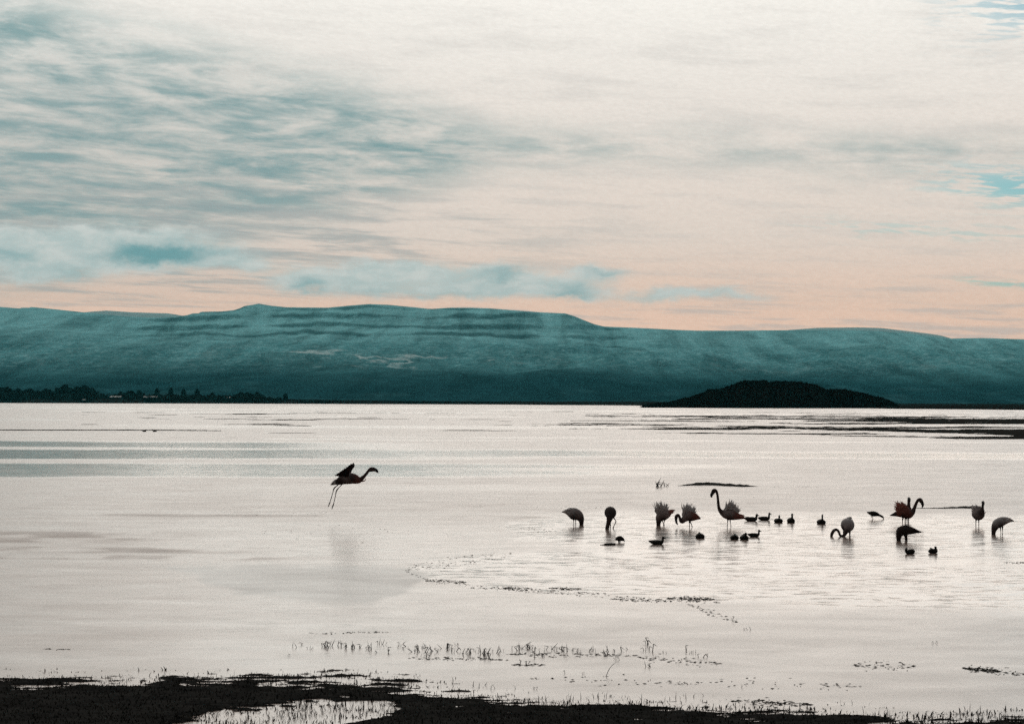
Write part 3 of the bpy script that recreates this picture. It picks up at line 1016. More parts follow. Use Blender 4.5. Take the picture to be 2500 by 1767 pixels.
u, v, gX, gY = px_scatter(30000, -100, 2600, 1630, 1785)
ebu = np.interp(u, [p[0] for p in EDGE], [p[1] for p in EDGE])
dd = ebu - v
den = np.where((dd > -30) & (dd < 34), ss(.50, .64, fbm(gX * 1.3, gY * 4.5, 4, 113, .6)) * (1 - np.abs(dd) / 36), 0) * .6
den += np.where((u > 2130) & (v > 1728), .5 * ss(.46, .62, fbm(gX * 2.2, gY * 5, 4, 117)), 0)
den += np.where(poly_sd(u, v, PUDDLE) > -12, .6 * ss(.46, .64, fbm(gX * 3, gY * 6, 3, 119)), 0)
keep = rng.uniform(0, 1, len(u)) < den
gp = np.stack([gX, gY, np.maximum(bank_height(gX, gY), -.004)], 1)[keep]
tag(blades('flattened_grass', gp, .02, .07, .009, 1.5, M_grass, .4), 'flattened dark grass lying in the water along the near bank', 'grass', kind='stuff')


# ------------------------------------------------------------------ reeds standing in the shallows
def stem_mesh(i):
    r = random.Random(i)
    h = 1.0
    b1 = r.uniform(.4, .8)
    lean = r.uniform(-.5, .5)
    if i % 3 == 0:      # upright, slightly curved
        pts = [(0, 0, -.1, .05), (lean * .2, 0, .4, .045), (lean * .6, .05, 1.0, .012)]
        me = sweep(pts, 5, 3)
    else:               # snapped over
        s = r.choice((-1, 1))
        k1 = (lean * .4, 0, b1)
        k2 = (k1[0] + s * r.uniform(.35, .8), r.uniform(-.1, .1), b1 - r.uniform(.0, .65))
        me = join([sweep([(0, 0, -.1, .05), (k1[0] * .5, 0, b1 * .5, .047), (*k1, .042)], 5, 2),
                   sweep([(*k1, .042), ((k1[0] + k2[0]) / 2, k2[1] / 2, (k1[2] + k2[2]) / 2 + .03, .038), (*k2, .012)], 5, 2)])
    m_ = mesh('reed_stem', *me)
    m_.materials.append(M_reed)
    return m_


STEMS = [stem_mesh(i) for i in range(12)]


def reed(px, py, n, spread, hpx, label, group):
    g = ground_at(px, py)
    s1 = g.y / F_PX
    root = empty('reed_clump', (g.x, g.y, 0))
    for _ in range(n):
        o = bpy.data.objects.new('stem', random.choice(STEMS))
        COL.objects.link(o)
        o.parent = root
        o.location = (random.gauss(0, spread) * s1, random.gauss(0, spread * 1.2) * s1, 0)
        hh = random.uniform(.45, 1.15) * hpx * s1
        o.scale = (hh, hh, hh)
        o.rotation_euler = (random.gauss(0, .18), random.gauss(0, .38), random.choice((0, 3.14)) + random.gauss(0, .5))
    tag(root, label, 'reeds', group)


reed_spots = [(715, 1582, 2), (735, 1581, 2), (755, 1582, 3), (790, 1583, 5), (808, 1583, 4), (830, 1578, 5), (850, 1582, 5), (872, 1583, 7), (900, 1580, 8), (918, 1580, 7), (940, 1583, 4),
              (975, 1582, 4), (992, 1583, 4), (1010, 1584, 5), (1030, 1590, 7), (1040, 1600, 5), (1058, 1592, 5), (1078, 1580, 4), (1092, 1582, 6), (1108, 1585, 4), (1120, 1583, 3),
              (1140, 1590, 4), (1152, 1602, 4), (1165, 1592, 5), (1180, 1588, 8), (1196, 1596, 5), (1210, 1585, 4), (1225, 1590, 3), (1262, 1590, 5), (1275, 1588, 6), (1290, 1590, 7),
              (1308, 1590, 7), (1325, 1592, 5), (1345, 1588, 4), (1370, 1585, 6), (1385, 1592, 5), (1405, 1593, 5), (1420, 1600, 4), (1450, 1597, 6), (1472, 1590, 6), (1490, 1592, 5), (1505, 1603, 4),
              (1530, 1585, 3), (1575, 1570, 3), (1590, 1590, 4), (1620, 1585, 3), (1655, 1603, 2), (1680, 1588, 2), (1690, 1596, 6), (1715, 1602, 3)]
for (a, b, n) in reed_spots:
    reed(a + random.uniform(-5, 5), b + random.uniform(-9, 9), n, 9, random.uniform(11, 22), 'dark snapped reeds in the belt standing in shallow water before the bank', 'reed belt in the shallows')
for (a, b, n, s, h, lab) in ((704, 1600, 2, 2, 10, 'tiny bent reed alone left of the reed belt'), (1275, 1617, 6, 9, 14, 'flat tangle of reeds below the middle of the reed belt'),
                             (1585, 1627, 4, 6, 14, 'small reed tuft below the right end of the reed belt'), (1380, 1642, 1, 1, 14, 'single short reed left of the tall leaning stem'),
                             (1432, 1646, 2, 4, 10, 'two small reeds beside the tall leaning stem'), (1810, 1677, 2, 3, 8, 'little arched reed right of centre near the bank'),
                             (1304, 1682, 3, 4, 16, 'upright reeds at the water edge below the reed belt'), (1790, 1514, 3, 5, 12, 'small tuft at the end of the dotted weed line'),
                             (1818, 1537, 3, 5, 12, 'small tuft right below the dotted weed line'), (2283, 1569, 3, 5, 10, 'small round tuft in the water on the right'),
                             (1602, 1189, 7, 10, 26, 'thin reed tuft left of the black mud islet'), (1622, 1187, 4, 8, 16, 'low reed tuft touching the black mud islet')):
    reed(a, b, n, s, h, lab, None)
# the one tall leaning stem
g = ground_at(1478, 1651)
s1 = g.y / F_PX
rt = empty('tall_reed', g)
o = link('stem', mesh('tall_stem', *sweep([(0, 0, -.02, .004), (8 * s1, 0, 16 * s1, .0038), (16 * s1, 0, 27 * s1, .003), (27 * s1, 0, 36 * s1, .002)], 6, 4)), M_reed, rt)
tag(rt, 'single tall leaning reed stem standing apart below the reed belt', 'reed')

# ------------------------------------------------------------------ floating weed
def weed_mat(x0, x1, yc, hpx, dens, label, tilt=0.0):
    dens = int(dens * .9)
    u = rng.uniform(x0, x1, dens)
    tx = (u - x0) / (x1 - x0)
    v = yc + tilt * (tx - .5) + rng.normal(0, hpx * .6, dens) * np.sin(np.pi * tx.clip(.04, .96)) ** .7
    hz = HORIZON + (u - 1250) * .002
    Y = CAM_H * F_PX / (v - hz)
    X = (u - 1250) / F_PX * Y
    parts = []
    for x, y in zip(X, Y):
        L, wd = rng.uniform(.008, .035), rng.uniform(.003, .008)
        a = rng.normal(0, .35)
        ca, sa = math.cos(a), math.sin(a)
        zz = rng.uniform(.002, .010)
        q = [(-L, 0, .001), (-L * .3, -wd, .001), (L * .5, -wd * .8, .001), (L, 0, .001), (L * .4, wd, .001), (-L * .4, wd, .001), (0, 0, zz)]
        parts.append(([(x + p[0] * ca - p[1] * sa, y + p[0] * sa + p[1] * ca, p[2]) for p in q],
                      [(0, 1, 6), (1, 2, 6), (2, 3, 6), (3, 4, 6), (4, 5, 6), (5, 0, 6)]))
    o = link('floating_weed', mesh('floating_weed', *join(parts)), M_weed, smooth=False)
    return tag(o, label, 'weed', kind='stuff')


for a in ((1040, 1140, 1418, 6, 150, 'dark weed at the left tip of the rippled pool', 4), (1230, 1300, 1435, 4, 110, 'short weed mat on the lower pool edge', 2),
          (1340, 1420, 1435, 4, 120, 'second short weed mat on the lower pool edge', 2), (1150, 1480, 1440, 4, 130, 'thin weed line along the lower pool edge', 14),
          (1490, 1640, 1463, 4, 150, 'weed strand leading to the thick weed mat', 6), (1630, 1745, 1460, 5, 330, 'thick weed mat on the lower pool edge', 2),
          (1680, 1800, 1495, 7, 70, 'dotted weed line running down from the thick mat', 44), (990, 1240, 1375, 6, 80, 'scattered weed along the upper edge of the pool tip', -34),
          (2350, 2440, 1632, 6, 220, 'dark weed mat near the right edge above the bank', 8), (2380, 2500, 1638, 9, 70, 'loose weed right of the dark weed mat', 10),
          (2080, 2230, 1622, 12, 80, 'loose weed left of the dark weed mat', 6), (2450, 2520, 1373, 2, 70, 'weed streak at the right edge', 2),
          (850, 950, 1541, 2, 30, 'weed streak above the reed belt', 0), (760, 860, 1543, 2, 18, 'fainter weed streak above the reed belt', 0),
          (110, 180, 1582, 2, 22, 'tiny weed streak far left', 0), (1250, 1330, 1620, 3, 50, 'weed under the tangle of reeds', 0),
          (1000, 1240, 1606, 4, 90, 'weed lying in the left reed belt', 4), (1240, 1560, 1596, 6, 150, 'weed lying in the right reed belt', 4),
          (1560, 1760, 1610, 10, 80, 'weed off the right end of the reed belt', 16), (1300, 1700, 1660, 9, 60, 'faint weed between reeds and bank', 14),
          (1700, 2100, 1668, 12, 60, 'faint weed before the bank on the right', 10), (1780, 1980, 1712, 8, 160, 'weed fringe above the bank on the right', 10),
          (600, 900, 1253, 3, 40, 'weed specks behind the flying flamingo', -10), (1280, 1480, 1238, 1.5, 40, 'weed specks behind the left flamingos', 2),
          (1830, 2060, 1212, 1.5, 40, 'weed streak behind the ducks', 0), (1860, 2010, 1188, 2, 50, 'weed line right of the mud islet', 2),
          (1270, 1360, 1292, 6, 40, 'weed specks left of the flamingos', 6), (640, 1000, 1300, 22, 40, 'weed specks under the flying flamingo', 0)):
    weed_mat(*a)

# broken weed and ice crumbs round the rim of the open pool
RIM = [(1250, 1350), (1130, 1358), (1030, 1375), (990, 1392), (1040, 1412), (1180, 1430), (1350, 1446), (1560, 1458), (1760, 1470)]
for i, lab in enumerate(('far side of the pool rim', 'upper left side of the pool rim', 'left tip of the pool rim', 'lower left tip of the pool rim', 'lower left pool rim',
                         'lower middle pool rim', 'lower pool rim under the flock', 'lower right pool rim')):
    (xa, ya), (xb, yb) = RIM[i], RIM[i + 1]
    up_ = xb < xa
    weed_mat(min(xa, xb), max(xa, xb), (ya + yb) / 2, 4.5, int(abs(xb - xa) * .2) + 12, 'scattered dark weed specks on the ' + lab, (ya - yb) if up_ else (yb - ya))

# log on the water
g = ground_at(1489, 1330)
s1 = g.y / F_PX
lg = join([sweep([(-15 * s1, 0, .004, .016), (-10 * s1, 0, .015, .024), (0, 0, .018, .027), (10 * s1, 0.02, .016, .026), (14 * s1, .02, .014, .020)], 9, 4),
           sweep([(-24 * s1, 0, .004, .006), (-18 * s1, 0, .008, .008), (-13 * s1, 0, .012, .01)], 6, 3),
           sweep([(4 * s1, 0, .03, .008), (5 * s1, -.02, .05, .006), (6 * s1, -.03, .06, .003)], 6, 3)])
o = link('log', mesh('log', *lg), M_wood)
o.location = g
tag(o, 'short black log floating beside the hunched waterbird', 'log')

# ------------------------------------------------------------------ birds
def body_mesh(name, tubes, voxel, colors=None):
    """tubes: list of (verts, faces); fused into one continuous skin with a voxel remesh"""
    me = mesh(name + '_raw', *join(tubes))
    o = bpy.data.objects.new(name + '_raw', me)
    COL.objects.link(o)
    md = o.modifiers.new('skin', 'REMESH')
    md.mode = 'VOXEL'
    md.voxel_size = voxel
    md.use_smooth_shade = True
    sm = o.modifiers.new('relax', 'SMOOTH')
    sm.factor = .4
    sm.iterations = 2
    dg = bpy.context.evaluated_depsgraph_get()
    out = bpy.data.meshes.new_from_object(o.evaluated_get(dg))
    out.name = name
    bpy.data.objects.remove(o)
    bpy.data.meshes.remove(me)
    if colors is not None:
        pts, cols = np.array([c[0] for c in colors], float), np.array([c[1] for c in colors], float)
        co = np.empty(len(out.vertices) * 3, np.float32)
        out.vertices.foreach_get('co', co)
        co = co.reshape(-1, 3)
        d = ((co[:, None, :] - pts[None]) ** 2).sum(2) + 1e-5
        w = d ** -2
        cc = (w[:, :, None] * cols[None]).sum(1) / w.sum(1, keepdims=True)
        a = out.attributes.new('plume', 'FLOAT_COLOR', 'POINT')
        a.data.foreach_set('color', np.concatenate([cc, np.ones((len(cc), 1))], 1).astype(np.float32).ravel())
    return out


def feathers(name, rows, mat, root, s, jitter=.12, wid=1.0, n=40, thick=.25, depth=7.0):
    """rows: (base x, z) -> (tip x, z) in px, interpolated along the back; each feather a tapered three-sided plume"""
    parts = []
    n, wid = int(n * 1.8), wid * .72
    rows = np.array(rows, float)
    for i in range(n):
        f = rng.uniform(0, len(rows) - 1)
        k = int(f)
        f -= k
        k2 = min(k + 1, len(rows) - 1)
        b0 = rows[k] * (1 - f) + rows[k2] * f
        d = rng.uniform(-1, 1) * depth
        bx, bz, tx, tz = b0
        L = np.hypot(tx - bx, tz - bz)
        q = rng.uniform(.35, 1.1) ** .8
        tx = bx + (tx - bx) * q + rng.normal(0, jitter * L)
        tz = bz + (tz - bz) * q + rng.normal(0, jitter * L * .5)
        mx_, mz_ = (bx + tx) / 2 + rng.normal(0, .08 * L), (bz + tz) / 2 + rng.normal(0, .05 * L)
        w_ = wid * rng.uniform(.7, 1.3)
        P = [(bx * s, d * s * .6, bz * s, w_ * s * 1.2), (mx_ * s, d * s * .9, mz_ * s, w_ * s), (tx * s, d * s * 1.1, tz * s, w_ * s * .18)]
        parts.append(sweep(P, 4, 3, flat=thick))
    return link(name, mesh(name, *join(parts)), mat, root)


DARKP = (.05, .038, .036)
PINK = (.38, .31, .30)
GREY = (.56, .52, .52)
RED = (.26, .09, .07)
NECK = (.085, .060, .057)
LEG = (.05, .035, .033)


def flamingo(px, py, label, spine, legs, bill=None, neck=None, flat=.85, side=(0, 1, 0), nose=None, col=None, plumes=(), lift=0.0, extra=None):
    g = ground_at(px, py)
    s = g.y / F_PX
    root = empty('flamingo', (g.x, g.y, 0))
    tubes, colors = [], []

    def add(P, fl, sd, cols):
        P = [(p[0] * s, p[1] * s, p[2] * s, p[3] * s) for p in P]
        tubes.append(sweep(P, 16, 6, fl, sd))
        for p, c in zip(P, cols):
            colors.append((p[:3], c))
    cl = col or [PINK] * len(spine)
    add(spine, flat, side, cl)
    if neck:
        add(neck, 1.0, (0, 1, 0), [NECK] * len(neck))
    for L in legs:
        add([(*p, r) for p, r in L], 1.0, (0, 1, 0), [LEG] * len(L))
    link('body', body_mesh('flamingo_body', tubes, .0085, colors), M_bird, root)
    if bill:
        P = [(p[0] * s, p[1] * s, p[2] * s, p[3] * s) for p in bill]
        link('bill', mesh('bill', *sweep(P, 8, 4, .8)), M_bill, root)
    for (nm, rows, mt, n_, w_, dp) in plumes:
        feathers(nm, rows, mt, root, s, n=n_, wid=w_, depth=dp)
    if extra:
        extra(root, s)
    tag(root, label, 'flamingo', 'flamingos')
    return root


def sp(*pts):
    """planar spine in px: (x, z, r)"""
    return [(p[0], 0.0, p[1], p[2]) for p in pts]


def spd(*pts):
    """spine given as x, depth, z, r"""
    return [tuple(p) for p in pts]


def leg(*pts, d=0.0, r=1.05, foot=False):
    out = [((p[0], d, p[1]), (p[2] if len(p) > 2 else r)) for p in pts]
    return out


flamingo(1405, 1281, 'leftmost wading flamingo, humped back with head under water and tail left',
         sp((-34, 31, 1), (-27, 32, 3.5), (-17, 31, 9), (-6, 28, 14.5), (6, 23, 13), (12.5, 15, 9), (14.5, 7, 5.8), (14.5, 0, 4.8), (14, -7, 4)),
         [leg((-5, 16, 2), (-4.5, 8), (-4.5, -6), d=-3), leg((0, 16, 2), (0.5, 8), (0.5, -6), d=3)],
         col=[DARKP, GREY, GREY, PINK, PINK, NECK, NECK, NECK, NECK],
         plumes=(('wing', [(-12, 36, -30, 33), (-4, 40, -26, 34), (6, 34, -18, 27)], M_grey_plume, 26, 1.6, 10),))
flamingo(1487, 1290, 'flamingo seen end-on with head down and one bent leg forward',
         spd((3, 34, 40, 1), (3, 24, 40, 6), (3, 10, 39, 14), (3, -6, 38, 14.5), (1.5, -16, 31, 10), (-1, -20, 21, 6.5), (-4, -21, 11, 5), (-5.5, -20, 2, 5), (-5.5, -19, -7, 4)),
         [leg((11, 27, 2), (15, 21), (16.5, 17, 1.3), (13, 9), (10, 2, 1.4), (10, -4), d=0), leg((3, 26, 2), (3.5, 14), (3.5, 8, 1.3), (3, -5), d=4)],
         flat=.98, side=(1, 0, 0), col=[DARKP, DARKP, DARKP, DARKP, DARKP, NECK, NECK, NECK, NECK],
         plumes=(('wing', [(-8, 34, -9, 46), (3, 52, 3, 55), (12, 34, 15, 44)], M_dark_plume, 16, 1.2, 6),))
flamingo(1617, 1282, 'flamingo with pale wing plumes raised in a tall fan, head under water',
         sp((28, 38, 1), (21, 34, 5), (11, 28, 11), (0, 24, 14), (-7, 17, 10), (-9, 8, 6), (-9.5, 1, 5), (-9.5, -7, 4)),
         [leg((-1, 14, 2), (1, 8), (5, 0), (6, -5), d=-3), leg((5, 14, 2), (4.5, 7), (3, 0), (3, -6), d=3)],
         col=[RED, RED, PINK, PINK, PINK, NECK, NECK, NECK],
         plumes=(('wing', [(-11, 22, -21, 59), (-6, 30, -11, 53), (0, 32, -7, 60), (5, 33, 3, 54), (10, 32, 13, 52)], M_grey_plume, 70, 1.7, 9),
                 ('tail', [(14, 32, 30, 39), (16, 28, 28, 32)], M_red_plume, 18, 1.5, 6)))
flamingo(1683, 1287, 'ruffled flamingo with neck looped down and bill at the water, tail right',
         sp((28, 21, 1), (20, 24, 6), (8, 27, 12), (-4, 27, 13), (-12, 20, 8), (-17, 13.5, 4.4), (-22, 16, 3.3), (-23.5, 24, 3.2), (-27.5, 30, 3.6), (-32, 26, 4.2), (-32.5, 19, 3.4)),
         [leg((0, 16, 2), (0, 8), (0, -6), d=-3), leg((1, 16, 2), (5, 8), (8, -3), (8, -6), d=3)],
         bill=[(-32.7, 0, 21, 3.0), (-32, 0, 14, 2.8), (-29.5, 0, 8, 1.6), (-28.5, 0, 5.5, .5)],
         col=[DARKP, RED, RED, PINK, PINK, NECK, NECK, NECK, NECK, NECK, NECK],
         plumes=(('wing', [(-16, 24, -14, 46), (-11, 33, -11, 58), (-3, 36, -2, 59), (4, 36, 11, 54), (10, 34, 16, 44)], M_grey_plume, 60, 1.5, 9),))
flamingo(1784, 1286, 'tallest flamingo, head raised on a long upright neck, ruffled back, facing left',
         sp((36, 21, 1.2), (26, 23, 4.5), (13, 27, 10), (-2, 30, 13), (-14, 32, 10.5), (-22, 36, 6.5), (-27.5, 43, 4.3), (-30, 54, 3.5), (-31.2, 68, 3.1), (-33, 81, 3.1), (-36.2, 88.0, 3.9), (-40.8, 88.0, 5.2), (-44.3, 82.5, 4.6)),
         [leg((-7, 20, 2.4), (-8, 12), (-9, 0), (-9, -6), d=-3), leg((-1, 20, 2.4), (-1, 12), (1, 0), (1, -6), d=3)],
         bill=[(-43.5, 0, 84, 4.2), (-46, 0, 79.5, 3.9), (-47.2, 0, 75.5, 3.0), (-46, 0, 71, .7)],
         col=[DARKP, RED, RED, PINK, PINK, NECK, NECK, NECK, NECK, NECK, NECK, DARKP, DARKP],
         plumes=(('wing', [(-18, 36, -9, 50), (-12, 40, -2, 70), (-2, 42, 3, 62), (6, 40, 9, 62), (11, 36, 20, 48), (16, 32, 24, 40)], M_grey_plume, 75, 1.5, 9),
                 ('tail', [(14, 30, 34, 28), (16, 26, 37, 22)], M_red_plume, 20, 1.5, 6)))
flamingo(2069, 1308, 'flamingo with round pale rump and thin neck arched into the water on its left',
         spd((6, 30, 44, 1.5), (4, 22, 38, 6), (1, 8, 28, 16), (0, -6, 26, 16.5), (-2, -16, 20, 10), (-6, -20, 10, 5)),
         [leg((-8, 14, 4), (-9, 6, 3.2), (-9, -6, 2.5), d=-6), leg((6, 14, 3), (6, 6, 2), (6, -6, 1.6), d=2)],
         neck=spd((-6, -18, 12, 5), (-11, -20, 4, 4), (-17, -21, 1.5, 3.2), (-22, -21, 4, 3), (-25, -21, 12, 3), (-30.5, -21, 17, 3.2), (-37, -21, 14, 3.8), (-41.5, -21, 6, 3.8), (-43, -21, -3, 3)),
         flat=.96, side=(1, 0, 0), col=[GREY, GREY, GREY, GREY, PINK, NECK],
         plumes=(('wing', [(-12, 28, -9, 42), (-2, 40, 4, 46), (4, 40, 9, 47), (12, 28, 12, 40)], M_grey_plume, 30, 1.5, 8),))
flamingo(2213, 1279, 'reddish ruffled flamingo facing right with its bill hooked downward',
         sp((-41, 21, 1), (-31, 23, 4), (-18, 26, 9), (-4, 28, 14), (6, 26, 13), (14, 29, 7.5), (18, 36, 4.8), (21.5, 44, 3.9), (25, 53, 3.5), (29, 58.5, 3.9), (33.8, 58.8, 5), (37.3, 54, 4.6)),
         [leg((-9, 16, 2.4), (-10, 8), (-10, -6), d=-3), leg((1, 16, 2.4), (2, 8), (2, -6), d=3)],
         bill=[(36.6, 0, 56, 4.2), (39, 0, 50.5, 3.9), (39.8, 0, 45.5, 3.0), (37.6, 0, 40, .7)],
         col=[DARKP, DARKP, RED, RED, RED, NECK, NECK, NECK, NECK, NECK, NECK, NECK],
         plumes=(('wing', [(-16, 26, -28, 40), (-13, 32, -28, 50), (-9, 38, -24, 56), (-4, 40, -12, 54), (2, 38, 0, 48)], M_red_plume, 75, 1.5, 9),))
flamingo(2214, 1273, 'flamingo mostly hidden behind the reddish one, only its upright neck showing',
         spd((0, 26, 30, 1.5), (0, 16, 29, 8), (0, 0, 28, 12.5), (0, -10, 31, 9), (1.5, -14, 40, 4.6), (2.2, -13, 50, 3.7), (2.4, -13, 55, 3.8), (2.4, -15, 59, 3.6)),
         [leg((-4, 18, 2), (-4, -5)), leg((4, 18, 2), (4, -5))],
         bill=[(2.4, 12 - 28, 58, 3.0), (2.4, -21, 56, 2.8), (2.4, -25, 52, 1.8), (2.4, -26, 49, .5)],
         flat=.95, side=(1, 0, 0), col=[RED, RED, RED, RED, NECK, NECK, NECK, NECK],
         plumes=(('wing', [(-8, 34, -9, 40), (6, 34, 8, 39)], M_red_plume, 14, 1.4, 8),))
flamingo(2205, 1320, 'dark flamingo feeding in front of the reddish one, pointed tail right',
         sp((45, 21, 1), (35, 23, 4), (22, 25, 8.5), (6, 26, 12), (-5, 23, 12), (-10, 14, 8), (-11, 6, 6), (-11, 0, 5), (-11, -7, 4)),
         [leg((6, 16, 4), (8, 9, 2.6), (9, 3, 1.8), (9, -6, 1.6), d=0), leg((3, 16, 3), (6, 9, 2), (7, -6, 1.4), d=4)],
         col=[DARKP] * 9,
         plumes=(('wing', [(0, 36, 24, 32), (6, 32, 34, 27), (10, 27, 42, 22)], M_dark_plume, 22, 1.6, 9),))
flamingo(2388, 1284, 'flamingo seen from behind at the end of the black spit, neck upright',
         spd((0, 32, 34, 1.5), (0, 22, 33, 8), (0, 6, 31, 15.5), (1, -8, 31, 15), (4, -18, 38, 8), (6, -20, 46, 3.6), (6.6, -20, 54, 3), (7, -19, 59, 3.4), (7, -19, 62, 3)),
         [leg((-5, 16, 2), (-5.4, 8), (-5.4, -6), d=0), leg((1.5, 16, 2), (1.6, 8), (1.6, -6), d=0)],
         bill=[(7, -20, 61, 2.8), (7, -26, 59, 2.6), (7, -29, 55, 1.6), (7, -29, 52, .5)],
         flat=.95, side=(1, 0, 0), col=[GREY, GREY, GREY, PINK, NECK, NECK, NECK, NECK, NECK],
         plumes=(('wing', [(-10, 34, -18, 38), (-8, 42, -15, 51), (0, 46, -4, 52), (8, 40, 9, 48), (13, 30, 20, 34)], M_grey_plume, 55, 1.4, 7),))
flamingo(2440, 1304, 'rightmost flamingo, rounded back with head down left and tail right',
         sp((36, 32, 1), (28, 34, 4), (17, 34, 8.5), (5, 31, 11.5), (-6, 25, 11.5), (-12, 15, 8), (-14, 7, 5.6), (-14.5, 0, 5), (-14.5, -7, 4)),
         [leg((1, 22, 3), (2.5, 10), (3, -6), d=-3), leg((8, 22, 3), (8.5, 10), (8, -6), d=3)],
         col=[DARKP, PINK, PINK, GREY, GREY, NECK, NECK, NECK, NECK],
         plumes=(('wing', [(-2, 37, 18, 40), (4, 36, 26, 38), (10, 32, 34, 33)], M_grey_plume, 26, 1.6, 10),))


def wings(root, s):
    # both wings swept up and back: overlapping flight feathers on a tapered arm
    for sgn, off in ((-1, 0), (1, 1)):
        dz = sgn * 5.0
        parts = []
        arm = [(4 + off, sgn * 7, 116, 8), (9 + off, sgn * 16, 124, 6), (14 + off, sgn * 24, 131, 3.0), (19 + off, sgn * 28, 135, 1.6)]
        parts.append(sweep([(a * s, b * s, c * s, r * s) for a, b, c, r in arm], 8, 4, .7))
        for i in range(15):
            f = i / 14.0
            ax = 19 * f + 5 * (1 - f) + off
            az_ = 135 * f + 117 * (1 - f)
            ad = sgn * (8 + 20 * f)
            # the trailing edge runs from the upright primaries down to the tertials over the tail
            tx = -21 + 41 * f + (.8 if i % 2 else -.5)
            tz = 117 + 29 * f
            P = [(ax, ad, az_, 2.0), ((ax + tx) / 2, ad * 1.05, (az_ + tz) / 2 + .5, 3.8), (tx, ad * 1.1, tz, 1.3)]
            parts.append(sweep([(a * s, b * s, c * s, r * s) for a, b, c, r in P], 6, 4, .22))
        link('wing', mesh('wing', *join(parts)), M_dark_plume, root)
    # curled plume at the breast
    link('breast_plume', mesh('breast_plume', *sweep([(a * s, 0, c * s, r * s) for a, c, r in ((42, 103, 3), (47, 103, 1.6), (50.5, 104, 1.2), (52, 108, .9), (52.5, 110, .4))], 6, 4, .5)), M_red_plume, root)
    for sgn in (-1, 1):
        bx = -36 if sgn < 0 else -28
        bz = 47 if sgn < 0 else 41
        link('foot', mesh('foot', *join([sweep([(a * s, (b + sgn * 3) * s, c * s, r * s) for a, b, c, r in
                                                 ((bx + 2.5, 0, bz + 6, 1.2), (bx, t_, bz, 1.4), (bx - 2.2, t_ * 2, bz - 7, .5))], 6, 3, .8) for t_ in (-.9, 0, .9)])), M_bill, root)


flamingo(840, 1277, 'flamingo flying low over the water with legs trailing and wings raised',
         sp((-32, 94, 1), (-25, 97, 4), (-13, 102, 9), (4, 109, 14), (20, 109, 13), (34, 106, 9.5), (41, 108, 6), (48, 114, 4.2), (54, 121, 3.6), (59, 127.5, 3.6), (65, 131, 5.4), (71, 131.2, 5.4), (75, 130.2, 4.2)),
         [leg((-8, 99, 2.4), (-14, 94), (-24, 85.5, 1.7), (-27, 76), (-31, 62), (-34, 52), (-36, 47, 1.4), d=-3),
          leg((-2, 99, 2.4), (-10, 90), (-18.5, 80, 1.7), (-21, 70), (-24, 55), (-27, 45), (-28, 41, 1.4), d=3)],
         bill=[(73, 0, 131, 4.6), (77.5, 0, 129.4, 4.0), (80.3, 0, 126.6, 3.0), (82.8, 0, 122.5, .7)],
         col=[DARKP, DARKP, DARKP, PINK, DARKP, RED, NECK, NECK, NECK, NECK, NECK, NECK, NECK],
         plumes=(('tail', [(-16, 108, -30, 100), (-18, 102, -33, 94), (-14, 98, -28, 94)], M_grey_plume, 20, 1.5, 6),), extra=wings)


# ------------------------------------------------------------------ ducks and other waterbirds
def waterbird(name, px, py, label, tubes, bill=None, side=(0, 1, 0), flat=1.0, k=1.0, cat='duck', group='ducks among the flamingos', wing=None):
    g = ground_at(px, py)
    s = g.y / F_PX * k
    root = empty(name, (g.x, g.y, 0))
    tb = []
    for (P, fl, sd_) in tubes:
        tb.append(sweep([(a * s, b * s, c * s, r * s) for a, b, c, r in P], 14, 5, fl, sd_))
    link('body', body_mesh('waterbird_body', tb, .0055), M_duck, root)
    if bill:
        link('bill', mesh('bill', *sweep([(a * s, b * s, c * s, r * s) for a, b, c, r in bill], 7, 3, 1.2, side)), M_duckbill, root)
    if wing:
        feathers('wing', wing, M_duck, root, s, n=10, wid=1.3, depth=3)
    tag(root, label, cat, group)
    return root


def duck_side(px, py, face, label, k=1.0, neck=0.0, name='duck', tail=1.0):
    f = face
    body = [(-20 * f * tail, 0, 9.5, .8), (-15 * f, 0, 7, 3), (-6 * f, 0, 5.0, 6.2), (5 * f, 0, 4.6, 6.6), (12 * f, 0, 5.8, 5.2), (14.6 * f, 0, 9.5, 3.2), (15.2 * f, 0, 13 + neck, 2.8), (16.2 * f, 0, 16 + neck, 3.6), (18.2 * f, 0, 16 + neck, 2.4)]
    return waterbird(name, px, py, label, [(body, 1.25, (0, 1, 0))],
                     [(17.5 * f, 0, 15.8 + neck, 1.7), (20.5 * f, 0, 14.6 + neck, 1.3), (23 * f, 0, 14.2 + neck, .7)], k=k, wing=[(0, 8, -14 * f, 9), (2 * f, 6, -16 * f, 8)])


def duck_end(px, py, label, hx=0.0, hz=13.0, w=10.5, h=7.0, nr=2.6, hr=3.2, billdir=(0, 1), k=1.0, name='duck'):
    """seen from behind or in front: body along the depth axis"""
    body = [(0, 26, 6, .8), (0, 18, 5, 4), (0, 6, 4.0, h), (0, -6, 4.0, h), (hx * .5, -13, 5.5, h * .7)]
    nk = [(hx * .5, -10, 4, 4.2), (hx * .9, -13, hz * .6, nr), (hx, -14, hz, hr), (hx + billdir[0] * 1.5, -14 + billdir[1] * 1.5, hz + .6, hr * .8)]
    return waterbird(name, px, py, label, [(body, w / h, (1, 0, 0)), (nk, 1.0, (1, 0, 0))],
                     [(hx + billdir[0] * 2, -14 + billdir[1] * 2, hz - .2, 1.5), (hx + billdir[0] * 5, -14 + billdir[1] * 5, hz - 1, 1.1), (hx + billdir[0] * 7.5, -14 + billdir[1] * 7.5, hz - 1.4, .6)], side=(1, 0, .1), k=k)


